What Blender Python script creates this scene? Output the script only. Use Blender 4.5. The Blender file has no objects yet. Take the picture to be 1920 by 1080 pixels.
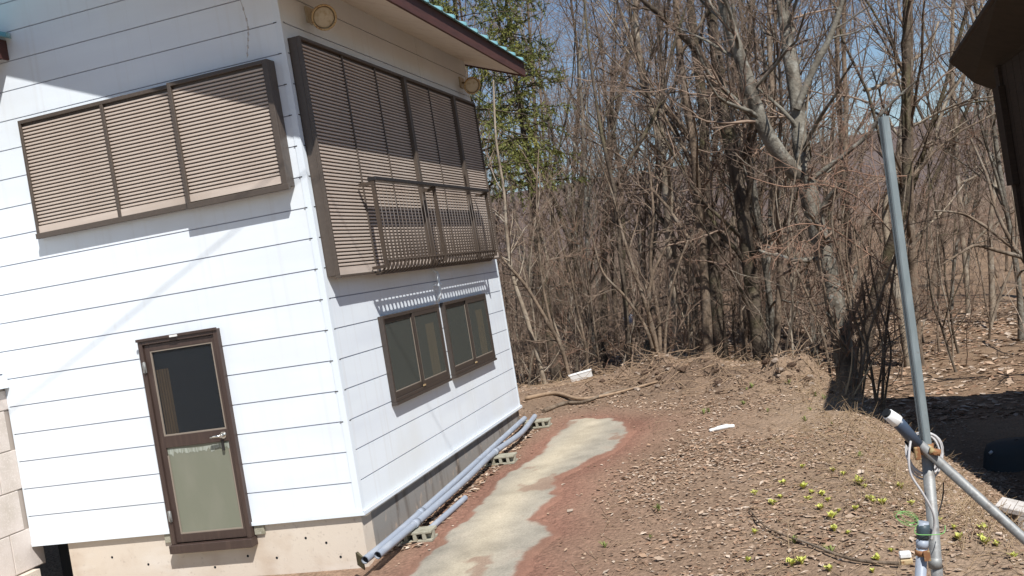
import bpy, bmesh, math, random
import numpy as np
from mathutils import Matrix, Vector

# ------------------------------------------------------------------ camera
scene = bpy.context.scene
CAM = np.array([4.0221, -7.9612, 2.3432])
RM = np.array([[0.9487, 0.2718, -0.1615], [0.1501, 0.0624, 0.9867], [-0.2782, 0.9603, -0.0184]])
FPX = 1838.84
cd = bpy.data.cameras.new('camera')
cam = bpy.data.objects.new('camera', cd)
scene.collection.objects.link(cam)
cam.matrix_world = Matrix(((RM[0][0], RM[1][0], -RM[2][0], CAM[0]), (RM[0][1], RM[1][1], -RM[2][1], CAM[1]),
                           (RM[0][2], RM[1][2], -RM[2][2], CAM[2]), (0, 0, 0, 1)))
cd.sensor_width = 36.0
cd.lens = 36.0 * FPX / 1920.0
cd.clip_start = 0.05
cd.clip_end = 3000
scene.camera = cam

# ------------------------------------------------------------------ light
SUN = np.array([0.85, -1.0, 1.66]); SUN /= np.linalg.norm(SUN)      # towards the sun
sun_el = math.asin(SUN[2]); sun_az = math.atan2(SUN[0], SUN[1])
world = bpy.data.worlds.new('World'); scene.world = world; world.use_nodes = True
wn = world.node_tree; wn.nodes.clear()
wo = wn.nodes.new('ShaderNodeOutputWorld'); wb = wn.nodes.new('ShaderNodeBackground'); ws = wn.nodes.new('ShaderNodeTexSky')
ws.sky_type = 'NISHITA'; ws.sun_disc = False; ws.sun_elevation = sun_el; ws.sun_rotation = sun_az
ws.air_density = 1.0; ws.dust_density = 0.0; ws.ozone_density = 3.0
wb.inputs['Strength'].default_value = 0.078
wn.links.new(ws.outputs[0], wb.inputs[0]); wn.links.new(wb.outputs[0], wo.inputs[0])
sl = bpy.data.lights.new('sun', 'SUN'); sl.energy = 5.0; sl.angle = math.radians(0.53); sl.color = (1.0, 0.985, 0.96)
so = bpy.data.objects.new('sun', sl); scene.collection.objects.link(so)
so.rotation_euler = Vector(-SUN).to_track_quat('-Z', 'Y').to_euler()
scene.view_settings.view_transform = 'Standard'; scene.view_settings.look = 'None'
scene.view_settings.exposure = 0.36; scene.view_settings.gamma = 1.0; scene.view_settings.use_curve_mapping = False
scene.cycles.max_bounces = 5; scene.cycles.diffuse_bounces = 3; scene.cycles.glossy_bounces = 2
scene.cycles.transparent_max_bounces = 8; scene.cycles.use_adaptive_sampling = True

# ------------------------------------------------------------------ helpers
COL = scene.collection
rng = np.random.default_rng(11)
random.seed(4)

def at(px, py, depth):
    d = np.array([(px - 960) / FPX, -(py - 540) / FPX, 1.0]) @ RM
    return CAM + d * depth

def ground_at(px, py):
    d = np.array([(px - 960) / FPX, -(py - 540) / FPX, 1.0]) @ RM
    t = 3.0
    for _ in range(400):
        p = CAM + d * t
        if p[2] <= float(tz(p[0], p[1])): break
        t += 0.05
    return CAM + d * t

def tag(o, label=None, cat=None, group=None, kind=None):
    if label: o['label'] = label
    if cat: o['category'] = cat
    if group: o['group'] = group
    if kind: o['kind'] = kind
    return o

def empty(name, loc=(0, 0, 0), label=None, cat=None, group=None):
    o = bpy.data.objects.new(name, None); COL.objects.link(o)
    o.location = loc; o.empty_display_size = 0.1
    return tag(o, label, cat, group)

def link(name, me, parent=None, loc=None):
    o = bpy.data.objects.new(name, me); COL.objects.link(o)
    if parent is not None: o.parent = parent
    if loc is not None: o.location = loc
    return o

def np_mesh(name, V, Q, mat=None, smooth=False, colors=None):
    """quads or tris given as one (n,k) array or a list of such arrays"""
    me = bpy.data.meshes.new(name)
    arrs = Q if isinstance(Q, list) else [Q]
    arrs = [np.asarray(a, dtype=np.int32) for a in arrs if len(a)]
    me.vertices.add(len(V)); me.vertices.foreach_set('co', np.asarray(V, dtype=np.float32).ravel())
    loops = np.concatenate([a.ravel() for a in arrs])
    me.loops.add(len(loops)); me.loops.foreach_set('vertex_index', loops)
    tot = np.concatenate([np.full(len(a), a.shape[1], dtype=np.int32) for a in arrs])
    start = np.concatenate([[0], np.cumsum(tot)[:-1]]).astype(np.int32)
    me.polygons.add(len(tot)); me.polygons.foreach_set('loop_start', start)
    try: me.polygons.foreach_set('loop_total', tot)
    except Exception: pass
    me.polygons.foreach_set('use_smooth', np.full(len(tot), bool(smooth)))
    if colors is not None:
        at_ = me.color_attributes.new('col', 'FLOAT_COLOR', 'POINT')
        c = np.ones((len(V), 4), dtype=np.float32); c[:, :3] = colors
        at_.data.foreach_set('color', c.ravel())
    me.update(calc_edges=True)
    if mat: me.materials.append(mat)
    return me

class MB:
    """collects simple solids into one mesh"""
    def __init__(s): s.v = []; s.f = []; s.sm = []
    def add(s, V, F, smooth=False):
        b = len(s.v); s.v += [tuple(map(float, p)) for p in V]
        for f in F: s.f.append([i + b for i in f]); s.sm.append(smooth)
        return s
    def box(s, x0, x1, y0, y1, z0, z1):
        V = [(x0, y0, z0), (x1, y0, z0), (x1, y1, z0), (x0, y1, z0), (x0, y0, z1), (x1, y0, z1), (x1, y1, z1), (x0, y1, z1)]
        return s.add(V, [(0, 3, 2, 1), (4, 5, 6, 7), (0, 1, 5, 4), (1, 2, 6, 5), (2, 3, 7, 6), (3, 0, 4, 7)])
    def prism(s, poly, vec):
        n = len(poly); P = [np.array(p, float) for p in poly]; Q = [p + np.array(vec, float) for p in P]
        F = [tuple(range(n))[::-1], tuple(range(n, 2 * n))] + [(i, (i + 1) % n, n + (i + 1) % n, n + i) for i in range(n)]
        return s.add(P + Q, F)
    def tube(s, pts, r, m=10, caps=True, hollow=0):
        pts = np.array(pts, float); k = len(pts); r = np.full(k, r) if np.isscalar(r) else np.array(r)
        t = np.gradient(pts, axis=0); t /= np.linalg.norm(t, axis=1)[:, None] + 1e-9
        ref = np.array([0, 0, 1.0]) if abs(t[:, 2]).mean() < 0.8 else np.array([1.0, 0, 0])
        V = []
        for i in range(k):
            u = np.cross(t[i], ref); u /= np.linalg.norm(u) + 1e-9; w = np.cross(t[i], u)
            for j in range(m):
                a = 2 * math.pi * j / m; V.append(pts[i] + r[i] * (math.cos(a) * u + math.sin(a) * w))
        F = [(i * m + j, i * m + (j + 1) % m, (i + 1) * m + (j + 1) % m, (i + 1) * m + j) for i in range(k - 1) for j in range(m)]
        b = len(s.v); s.add(V, F, True)
        if caps:
            s.f.append([b + j for j in range(m)]); s.sm.append(False)
            s.f.append([b + (k - 1) * m + j for j in range(m)][::-1]); s.sm.append(False)
        return s
    def mesh(s, name, mat, bevel=0):
        me = bpy.data.meshes.new(name); me.from_pydata(s.v, [], s.f); me.update()
        me.polygons.foreach_set('use_smooth', s.sm)
        bm = bmesh.new(); bm.from_mesh(me)
        bmesh.ops.recalc_face_normals(bm, faces=bm.faces)
        if bevel: bmesh.ops.bevel(bm, geom=[e for e in bm.edges if e.calc_face_angle(0) > 0.7], offset=bevel, segments=1, affect='EDGES', clamp_overlap=True)
        bm.to_mesh(me); bm.free()
        if mat: me.materials.append(mat)
        return me
    def build(s, name, mat, parent=None, bevel=0, loc=None):
        return link(name, s.mesh(name, mat, bevel), parent, loc)

# ------------------------------------------------------------------ noise
_tab = np.random.default_rng(5).random((256, 256))
def vnoise(x, y):
    xi = np.floor(x).astype(int); yi = np.floor(y).astype(int); fx = x - xi; fy = y - yi
    fx = fx * fx * (3 - 2 * fx); fy = fy * fy * (3 - 2 * fy)
    a = _tab[xi % 256, yi % 256]; b = _tab[(xi + 1) % 256, yi % 256]; c = _tab[xi % 256, (yi + 1) % 256]; d = _tab[(xi + 1) % 256, (yi + 1) % 256]
    return (a * (1 - fx) + b * fx) * (1 - fy) + (c * (1 - fx) + d * fx) * fy
def fbm(x, y, sc, oc=4):
    s = 0; a = 0.5
    for i in range(oc):
        s = s + a * (vnoise(x * sc + 17.3 * i, y * sc + 9.1 * i) - 0.5); a *= 0.5; sc *= 2.07
    return s
def sstep(a, b, x):
    t = np.clip((x - a) / (b - a), 0, 1); return t * t * (3 - 2 * t)

def poly_sd(px, py, poly):
    """signed distance, positive inside"""
    px = np.asarray(px, float); py = np.asarray(py, float)
    best = np.full(px.shape, 1e9); ins = np.zeros(px.shape, bool); n = len(poly)
    for i in range(n):
        ax, ay = poly[i]; bx, by = poly[(i + 1) % n]; ex, ey = bx - ax, by - ay
        t = np.clip(((px - ax) * ex + (py - ay) * ey) / (ex * ex + ey * ey), 0, 1)
        best = np.minimum(best, np.hypot(px - ax - t * ex, py - ay - t * ey))
        c = ((ay > py) != (by > py)) & (px < (bx - ax) * (py - ay) / (by - ay + 1e-12) + ax)
        ins ^= c
    return np.where(ins, best, -best)

# ------------------------------------------------------------------ materials
def mat(name, color, rough=0.8, spec=0.3, metal=0.0, noise=None, bump=None, extra=None):
    """noise = (scale, colour2, lo, hi); bump = (scale, strength, distance)"""
    m = bpy.data.materials.new(name); m.use_nodes = True; nt = m.node_tree; N = nt.nodes; Lk = nt.links
    p = N['Principled BSDF']; p.inputs['Roughness'].default_value = rough; p.inputs['Metallic'].default_value = metal
    p.inputs['Specular IOR Level'].default_value = spec
    p.inputs['Base Color'].default_value = (*color, 1)
    tc = N.new('ShaderNodeTexCoord')
    cur = None
    if noise:
        lst = noise if isinstance(noise, list) else [noise]
        for (sc, c2, lo, hi) in lst:
            nz = N.new('ShaderNodeTexNoise'); nz.inputs['Detail'].default_value = 5
            if isinstance(sc, (tuple, list)):
                mp = N.new('ShaderNodeMapping'); mp.inputs['Scale'].default_value = sc; Lk.new(tc.outputs['Object'], mp.inputs[0]); Lk.new(mp.outputs[0], nz.inputs['Vector'])
                nz.inputs['Scale'].default_value = 1.0
            else:
                nz.inputs['Scale'].default_value = sc; Lk.new(tc.outputs['Object'], nz.inputs['Vector'])
            rp = N.new('ShaderNodeMapRange'); rp.inputs[1].default_value = lo; rp.inputs[2].default_value = hi
            Lk.new(nz.outputs[0], rp.inputs[0])
            mx = N.new('ShaderNodeMix'); mx.data_type = 'RGBA'; mx.inputs[7].default_value = (*c2, 1)
            if cur is None: mx.inputs[6].default_value = (*color, 1)
            else: Lk.new(cur, mx.inputs[6])
            Lk.new(rp.outputs[0], mx.inputs[0]); cur = mx.outputs[2]
        Lk.new(cur, p.inputs['Base Color'])
    if bump:
        nz = N.new('ShaderNodeTexNoise'); nz.inputs['Scale'].default_value = bump[0]; nz.inputs['Detail'].default_value = 6
        Lk.new(tc.outputs['Object'], nz.inputs['Vector'])
        bp = N.new('ShaderNodeBump'); bp.inputs['Strength'].default_value = bump[1]; bp.inputs['Distance'].default_value = bump[2]
        Lk.new(nz.outputs[0], bp.inputs['Height']); Lk.new(bp.outputs[0], p.inputs['Normal'])
    return m

def mat_attr(name, rough=0.9, nsc=30, namt=0.35, bump=None, rand=0.0):
    """base colour from the vertex colour 'col', broken up by noise"""
    m = bpy.data.materials.new(name); m.use_nodes = True; nt = m.node_tree; N = nt.nodes; Lk = nt.links
    p = N['Principled BSDF']; p.inputs['Roughness'].default_value = rough; p.inputs['Specular IOR Level'].default_value = 0.15
    a = N.new('ShaderNodeVertexColor'); a.layer_name = 'col'
    tc = N.new('ShaderNodeTexCoord'); nz = N.new('ShaderNodeTexNoise'); nz.inputs['Scale'].default_value = nsc; nz.inputs['Detail'].default_value = 7
    nz.inputs['Roughness'].default_value = 0.7
    Lk.new(tc.outputs['Object'], nz.inputs['Vector'])
    rp = N.new('ShaderNodeMapRange'); rp.inputs[1].default_value = 0.3; rp.inputs[2].default_value = 0.7
    rp.inputs[3].default_value = 1 - namt; rp.inputs[4].default_value = 1 + namt
    Lk.new(nz.outputs[0], rp.inputs[0])
    vm = N.new('ShaderNodeVectorMath'); vm.operation = 'SCALE'
    Lk.new(a.outputs[0], vm.inputs[0]); Lk.new(rp.outputs[0], vm.inputs['Scale']); Lk.new(vm.outputs[0], p.inputs['Base Color'])
    if bump:
        n2 = N.new('ShaderNodeTexNoise'); n2.inputs['Scale'].default_value = bump[0]; n2.inputs['Detail'].default_value = 8
        Lk.new(tc.outputs['Object'], n2.inputs['Vector'])
        bp = N.new('ShaderNodeBump'); bp.inputs['Strength'].default_value = bump[1]; bp.inputs['Distance'].default_value = bump[2]
        Lk.new(n2.outputs[0], bp.inputs['Height']); Lk.new(bp.outputs[0], p.inputs['Normal'])
    return m

M = {}
M['siding'] = mat('siding_white', (0.74, 0.785, 0.82), 0.45, 0.4, noise=[((0.6, 0.6, 3.0), (0.67, 0.71, 0.76), 0.45, 0.75), ((14, 14, 0.5), (0.66, 0.68, 0.69), 0.55, 0.85), (1.1, (0.70, 0.73, 0.74), 0.5, 0.7)], bump=(220, 0.12, 0.001))
M['backing'] = mat('siding_backing', (0.40, 0.41, 0.50), 0.8)
M['trim'] = mat('trim_white', (0.70, 0.75, 0.79), 0.4, 0.4, noise=((5, 5, 1), (0.60, 0.60, 0.58), 0.6, 0.9))
M['found'] = mat('foundation_concrete', (0.60, 0.52, 0.43), 0.9, 0.2, noise=[(2.3, (0.48, 0.38, 0.29), 0.5, 0.75), ((1.2, 1.2, 5), (0.66, 0.60, 0.53), 0.55, 0.8), (26, (0.42, 0.35, 0.29), 0.62, 0.8)], bump=(60, 0.25, 0.004))
M['foundB'] = mat('foundation_concrete_stained_shaded', (0.25, 0.235, 0.215), 0.9, 0.2, noise=[((6, 6, 0.8), (0.12, 0.098, 0.08), 0.52, 0.72), ((14, 14, 9), (0.38, 0.31, 0.25), 0.6, 0.75)], bump=(45, 0.35, 0.006))  # stain streaks; base also darkened for the shadow under the overhang
M['bronze'] = mat('bronze_frame', (0.078, 0.060, 0.047), 0.45, 0.5, metal=0.0, noise=(30, (0.10, 0.077, 0.06), 0.5, 0.8))
M['winbronze'] = mat('window_bronze', (0.048, 0.037, 0.030), 0.45, 0.5, noise=(30, (0.07, 0.05, 0.04), 0.5, 0.8))
M['brush'] = mat('brush_stems', (0.185, 0.135, 0.10), 0.9, 0.1, noise=(0.8, (0.30, 0.23, 0.175), 0.45, 0.65))
M['clod'] = mat('dark_soil_clod', (0.105, 0.066, 0.046), 0.95, 0.1, noise=(9, (0.17, 0.115, 0.08), 0.45, 0.7), bump=(40, 0.8, 0.02))
M['slat'] = mat('shutter_slat', (0.52, 0.43, 0.36), 0.5, 0.4, noise=[((2, 2, 30), (0.57, 0.485, 0.41), 0.45, 0.75), ((1.2, 1.2, 1.2), (0.44, 0.36, 0.295), 0.45, 0.7)])
M['black'] = mat('black_rail', (0.022, 0.020, 0.020), 0.4, 0.5)
M['baluster'] = mat('brown_baluster', (0.065, 0.048, 0.036), 0.5, 0.4, noise=(40, (0.13, 0.09, 0.06), 0.6, 0.8))
M['brown'] = mat('door_brown', (0.052, 0.033, 0.027), 0.45, 0.45, noise=((30, 30, 3), (0.08, 0.052, 0.04), 0.5, 0.8))
M['panel'] = mat('door_panel', (0.175, 0.180, 0.135), 0.4, 0.4, noise=((5, 5, 2), (0.20, 0.20, 0.155), 0.45, 0.75))
M['film'] = mat('peeling_film', (0.33, 0.35, 0.30), 0.5, 0.3, noise=((60, 60, 6), (0.22, 0.23, 0.185), 0.45, 0.6))
M['amber_reflection'] = mat('amber_reflection', (0.56, 0.35, 0.175), 0.9, 0.1, noise=((40, 40, 2), (0.40, 0.25, 0.12), 0.4, 0.7))  # amber colour that stands in for warm reflections in the panes
M['dark'] = mat('dark_parts_and_shade', (0.018, 0.020, 0.022), 0.9, 0.1)  # near-black: real lens and bracket colour, painted shade in holes and rooms
M['chrome'] = mat('chrome', (0.75, 0.74, 0.7), 0.25, 0.5, metal=1.0)
M['sealant'] = mat('glazing_seal', (0.24, 0.20, 0.16), 0.6)
M['fascia'] = mat('fascia_brown', (0.085, 0.036, 0.030), 0.6, 0.3, noise=((3, 3, 20), (0.06, 0.028, 0.025), 0.4, 0.7))
M['soffit'] = mat('soffit', (0.74, 0.69, 0.61), 0.7, 0.2, noise=(6, (0.64, 0.58, 0.50), 0.5, 0.8))
M['teal'] = mat('roof_teal', (0.20, 0.40, 0.43), 0.4, 0.5, noise=(8, (0.33, 0.50, 0.53), 0.45, 0.7))
M['pvc'] = mat('pvc_grey', (0.27, 0.30, 0.35), 0.45, 0.4, noise=[((14, 6, 14), (0.36, 0.38, 0.41), 0.5, 0.75), (35, (0.2, 0.2, 0.2), 0.66, 0.8)])
M['block'] = mat('concrete_block', (0.33, 0.31, 0.24), 0.95, 0.1, noise=[(12, (0.24, 0.22, 0.16), 0.45, 0.7), (90, (0.42, 0.40, 0.33), 0.55, 0.75)], bump=(120, 0.5, 0.005))
M['wblock'] = mat('wall_block', (0.58, 0.51, 0.46), 0.95, 0.1, noise=[(3, (0.48, 0.42, 0.36), 0.45, 0.7), (70, (0.64, 0.58, 0.53), 0.5, 0.75)], bump=(120, 0.5, 0.004))
M['mortar'] = mat('mortar', (0.34, 0.29, 0.25), 0.95, 0.1)
M['galv'] = mat('galvanised_steel', (0.20, 0.235, 0.24), 0.5, 0.4, metal=0.3, noise=[((25, 25, 6), (0.28, 0.32, 0.325), 0.45, 0.7), (60, (0.20, 0.21, 0.20), 0.62, 0.8)])
M['galvlow'] = mat('galvanised_worn', (0.25, 0.25, 0.24), 0.55, 0.4, metal=0.3, noise=[(30, (0.17, 0.155, 0.14), 0.5, 0.7), (90, (0.33, 0.33, 0.32), 0.55, 0.75)])
M['rust'] = mat('rusty_clamp', (0.26, 0.12, 0.055), 0.7, 0.3, metal=0.2, noise=(45, (0.42, 0.33, 0.16), 0.5, 0.65))
M['whiteplastic'] = mat('white_plastic', (0.74, 0.73, 0.70), 0.45, 0.4, noise=(25, (0.6, 0.58, 0.53), 0.55, 0.8))
M['navy'] = mat('dark_blue_plastic', (0.045, 0.065, 0.10), 0.4, 0.5)
M['cable'] = mat('grey_cable', (0.48, 0.46, 0.45), 0.5, 0.4)
M['green'] = mat('green_wire', (0.17, 0.40, 0.11), 0.5, 0.4)
M['blue'] = mat('blue_tape', (0.045, 0.065, 0.075), 0.5, 0.4)
M['lamp'] = mat('lamp_cream', (0.50, 0.44, 0.33), 0.5, 0.4, noise=(25, (0.36, 0.28, 0.17), 0.5, 0.75))
M['lamprust'] = mat('lamp_rim_rust', (0.48, 0.36, 0.20), 0.6, 0.3, noise=(50, (0.24, 0.12, 0.05), 0.5, 0.65))
M['darkwood'] = mat('dark_wood', (0.040, 0.028, 0.020), 0.7, 0.2, noise=((4, 4, 40), (0.055, 0.038, 0.026), 0.4, 0.7))
M['darksoffit'] = mat('dark_soffit', (0.055, 0.044, 0.034), 0.8, 0.2, noise=(7, (0.045, 0.036, 0.028), 0.4, 0.7))
M['stone'] = mat('stone', (0.33, 0.26, 0.205), 0.95, 0.15, noise=[(9, (0.22, 0.165, 0.125), 0.4, 0.7), (60, (0.43, 0.36, 0.30), 0.55, 0.8)], bump=(40, 0.6, 0.01))
M['tubgrey'] = mat('tub_grey', (0.07, 0.075, 0.072), 0.7, 0.2)
M['deadwood'] = mat('dead_wood', (0.34, 0.24, 0.16), 0.9, 0.1, noise=((20, 20, 20), (0.25, 0.17, 0.11), 0.4, 0.7))
M['bark'] = mat('bark_grey_brown', (0.205, 0.152, 0.108), 0.95, 0.1, noise=[((9, 9, 2.2), (0.105, 0.078, 0.056), 0.42, 0.62), (2.2, (0.25, 0.21, 0.165), 0.52, 0.72)], bump=(22, 0.7, 0.03))
M['bark_dark'] = mat('bark_dark', (0.125, 0.098, 0.073), 0.95, 0.1, noise=[((9, 9, 2.2), (0.065, 0.050, 0.038), 0.42, 0.62), (1.6, (0.120, 0.105, 0.06), 0.5, 0.7)], bump=(22, 0.7, 0.03))
M['bark_pale'] = mat('bark_pale', (0.31, 0.25, 0.185), 0.95, 0.1, noise=[((8, 8, 3), (0.165, 0.13, 0.098), 0.48, 0.66), (2.0, (0.40, 0.35, 0.28), 0.5, 0.7)], bump=(22, 0.6, 0.02))
M['bark_lichen'] = mat('bark_lichen_grey', (0.20, 0.18, 0.145), 0.95, 0.1, noise=[((5, 5, 3), (0.095, 0.08, 0.063), 0.44, 0.60), (7, (0.29, 0.275, 0.235), 0.55, 0.7)], bump=(22, 0.7, 0.03))
M['twig'] = mat('twig_brown', (0.285, 0.205, 0.152), 0.9, 0.1, noise=(1.5, (0.185, 0.13, 0.097), 0.42, 0.65))
M['twig_grey'] = mat('twig_grey', (0.275, 0.205, 0.155), 0.9, 0.1, noise=(1.5, (0.18, 0.132, 0.10), 0.42, 0.65))
M['twig_red'] = mat('twig_reddish', (0.33, 0.205, 0.145), 0.9, 0.1, noise=(1.5, (0.24, 0.145, 0.10), 0.42, 0.65))
M['needle'] = mat('conifer_needles', (0.17, 0.17, 0.045), 0.7, 0.2, noise=[(1.3, (0.10, 0.115, 0.032), 0.4, 0.6), (5, (0.27, 0.24, 0.07), 0.55, 0.75)])
M['ground'] = mat_attr('soil_and_litter', 0.95, 26, 0.4, bump=(30, 0.9, 0.03))
M['leaf'] = mat_attr('dead_leaf', 0.8, 60, 0.2)
M['bud'] = mat('bud_yellow_green', (0.56, 0.54, 0.14), 0.7, 0.2, noise=(60, (0.40, 0.45, 0.11), 0.45, 0.7))
M['grassgreen'] = mat('grass_green', (0.20, 0.23, 0.075), 0.8, 0.1)
M['straw'] = mat('dry_straw', (0.36, 0.26, 0.16), 0.9, 0.1, noise=(3, (0.30, 0.21, 0.13), 0.4, 0.7))
M['hill'] = mat_attr('bare_woods', 1.0, 0.35, 0.45, bump=(0.6, 1.0, 1.5))

# pane of frosted glass: part clear, part milky, with a gloss
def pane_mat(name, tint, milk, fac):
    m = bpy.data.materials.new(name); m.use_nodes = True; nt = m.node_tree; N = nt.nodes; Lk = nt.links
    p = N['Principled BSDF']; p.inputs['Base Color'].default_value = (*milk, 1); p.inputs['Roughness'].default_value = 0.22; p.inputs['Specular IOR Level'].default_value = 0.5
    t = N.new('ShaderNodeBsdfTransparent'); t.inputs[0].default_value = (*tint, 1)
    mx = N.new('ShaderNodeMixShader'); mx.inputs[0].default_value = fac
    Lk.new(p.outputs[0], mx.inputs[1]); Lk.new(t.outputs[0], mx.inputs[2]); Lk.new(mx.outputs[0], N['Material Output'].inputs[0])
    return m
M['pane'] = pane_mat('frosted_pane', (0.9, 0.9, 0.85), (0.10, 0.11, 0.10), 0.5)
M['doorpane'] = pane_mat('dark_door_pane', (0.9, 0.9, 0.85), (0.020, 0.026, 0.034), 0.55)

# ------------------------------------------------------------------ terrain
YARD = [(-30, 9.2), (-3, 9.0), (-0.75, 8.7), (0.2, 9.0), (1.6, 8.9), (2.6, 8.7), (3.6, 7.2), (4.12, 5.6), (4.25, 3.9), (4.45, 2.3),
        (4.62, 1.1), (4.9, 0.0), (5.25, -0.9), (5.9, -2.6), (6.6, -6), (6.6, -40), (-30, -40)]
SLAB_R = [(1.62, -2.2), (1.70, -1.3), (1.64, -0.74), (1.57, -0.13), (1.67, 0.24), (1.59, 0.48), (1.36, 0.68), (1.39, 1.41), (1.29, 2.11), (1.50, 2.56), (1.67, 2.95), (1.80, 3.91), (1.69, 4.39), (1.33, 4.88), (0.99, 5.11)]
SLAB_L = [(0.62, -2.2), (0.55, -1.2), (0.60, -0.52), (0.50, -0.15), (0.57, 0.22), (0.58, 0.97), (0.55, 2.15), (0.67, 2.64), (0.75, 3.31), (0.69, 4.42), (0.79, 4.99)]
SLAB = SLAB_R + SLAB_L[::-1]

def tbase(y):
    return 0.035 * np.clip(y, -4, 8)
def tz(x, y):
    x = np.asarray(x, float); y = np.asarray(y, float)
    sd = poly_sd(x, y, YARD)
    low = -0.7 - 0.5 * sstep(0.5, 5.0, x - 0.12 * np.clip(y - 8, 0, 60)) + 0.020 * np.clip(np.hypot(x - 4, y + 8) - 26, 0, 60) + 0.22 * fbm(x, y, 0.12, 3)
    up = tbase(y)
    w = sstep(-2.1, 0.25, sd + 0.5 * fbm(x, y, 0.5, 3))
    z = low * (1 - w) + up * w
    flat = np.clip(-poly_sd(x, y, SLAB) / 0.9, 0, 1) * np.clip((x - 0.0) / 0.5, 0.15, 1)
    z = z + 0.10 * fbm(x, y, 0.9, 4) * np.clip(flat, 0.05, 1) + 0.05 * fbm(x, y, 5.0, 3) * np.clip(flat, 0.04, 1)
    z = z - 0.10 * (1 - sstep(-0.1, 0.25, x)) * (1 - sstep(0.0, 0.6, y))
    sdS_ = poly_sd(x, y, SLAB)
    z = z - 0.012 * sstep(-0.15, 0.0, sdS_)
    # heap of soil and cuttings along the back rim
    ax, ay, bx, by = 1.5, 7.7, 3.95, 5.9
    t = np.clip(((x - ax) * (bx - ax) + (y - ay) * (by - ay)) / ((bx - ax) ** 2 + (by - ay) ** 2), 0, 1)
    d = np.hypot(x - ax - t * (bx - ax), y - ay - t * (by - ay))
    z = z + (0.17 + 0.65 * fbm(x, y, 2.8, 4)) * np.exp(-(d / 0.75) ** 2)
    # low berm left of the heap
    d2 = np.hypot((x - 0.2) / 2.0, (y - 7.3) / 0.5)
    z = z + 0.10 * np.exp(-d2 ** 2)
    # the ground climbs far behind
    r = np.hypot(x - 4, y + 8)
    z = z + 30 * sstep(85, 330, r) * (0.8 + 0.9 * fbm(x, y, 0.006, 3)) * np.clip((y + 60) / 120, 0, 1)
    return z

def axis(segs):
    out = []
    for a, b, st in segs: out += list(np.arange(a, b, st))
    return np.array(out + [segs[-1][1]])
gx = axis([(-900, -200, 50), (-200, -60, 10), (-60, -20, 2.5), (-20, -6, 0.8), (-6, -1, 0.2), (-1, 6.6, 0.06), (6.6, 12, 0.25), (12, 30, 1.2), (30, 100, 6), (100, 900, 40)])
gy = axis([(-300, -40, 20), (-40, -8, 2), (-8, -3, 0.25), (-3, 9.5, 0.07), (9.5, 16, 0.2), (16, 40, 0.6), (40, 100, 2.5), (100, 420, 12), (420, 1400, 60)])
GX, GY = np.meshgrid(gx, gy, indexing='ij')
GZ = tz(GX, GY)
nx, ny = GX.shape
V = np.stack([GX.ravel(), GY.ravel(), GZ.ravel()], 1)
ii = (np.arange(nx - 1)[:, None] * ny + np.arange(ny - 1)[None, :]).ravel()
Q = np.stack([ii, ii + ny, ii + ny + 1, ii + 1], 1)
def soil_color(x, y):
    soil = np.array([0.235, 0.162, 0.110]); red = np.array([0.232, 0.123, 0.086]); straw = np.array([0.34, 0.25, 0.17])
    forest = np.array([0.165, 0.108, 0.070]); dark = np.array([0.075, 0.048, 0.034])
    sdS = poly_sd(x, y, SLAB)
    n1 = fbm(x, y, 1.1, 4)[:, None]; n2 = fbm(x + 40, y, 0.5, 3)[:, None]
    c = soil + n1 * np.array([0.10, 0.075, 0.055])
    wr = (np.exp(-np.clip(-sdS - 0.05, 0, 9) / 0.42) * sstep(-4, -1, y) * (1 - sstep(5.6, 6.6, y)))[:, None]
    wr = np.clip(wr * (1.15 + 2.0 * n2), 0, 1)
    c = c * (1 - wr) + red * (1 + 0.8 * n1) * wr
    sdY = poly_sd(x, y, YARD)
    wrim = (np.exp(-((sdY - 0.1) / 0.7) ** 2))[:, None] * np.clip(0.5 + 1.6 * n2, 0, 1)
    c = c * (1 - 0.6 * wrim) + straw * 0.6 * wrim
    wf = (1 - sstep(-3.0, -0.8, sdY))[:, None]
    fcol = forest + n2 * np.array([0.16, 0.11, 0.07])
    wx = sstep(3.5, 7.5, x)[:, None]
    fcol = fcol * (1 - wx) + (np.array([0.225, 0.150, 0.095]) + n2 * np.array([0.12, 0.09, 0.06])) * wx
    c = c * (1 - wf) + fcol * wf
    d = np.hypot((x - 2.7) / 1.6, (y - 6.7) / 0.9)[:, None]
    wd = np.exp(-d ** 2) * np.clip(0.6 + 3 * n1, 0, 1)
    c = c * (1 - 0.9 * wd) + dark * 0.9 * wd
    far = sstep(90, 160, np.hypot(x - 4, y + 8))[:, None]
    c = c * (1 - far) + np.array([0.125, 0.095, 0.085]) * far
    return np.clip(c, 0.02, 0.8)
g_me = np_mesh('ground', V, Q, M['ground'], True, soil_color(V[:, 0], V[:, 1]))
tag(link('ground', g_me), 'brown earth yard sloping to a bank and the woodland floor', kind='structure')

# concrete path: irregular worn edge, lies just proud of the soil
APRON = [(-4.2, -2.4), (0.36, -2.4), (0.30, -1.2), (0.24, -0.62), (0.12, -0.40), (-1.0, -0.30), (-3.2, -0.25), (-4.2, -0.3)]
def ragged(poly, amp, seed, n=7):
    r = np.random.default_rng(seed); out = []
    for i in range(len(poly)):
        a = np.array(poly[i]); b = np.array(poly[(i + 1) % len(poly)])
        for k in range(n):
            p = a + (b - a) * k / n; out.append((p[0] + r.normal(0, amp), p[1] + r.normal(0, amp)))
    return out
M['slab'] = mat('path_concrete', (0.345, 0.30, 0.235), 0.95, 0.15, noise=[((2.2, 0.4, 1), (0.43, 0.365, 0.265), 0.45, 0.60), (1.5, (0.27, 0.25, 0.215), 0.52, 0.64), (2.6, (0.225, 0.135, 0.095), 0.60, 0.70), (40, (0.46, 0.41, 0.34), 0.58, 0.8)], bump=(50, 0.3, 0.006))
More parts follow.
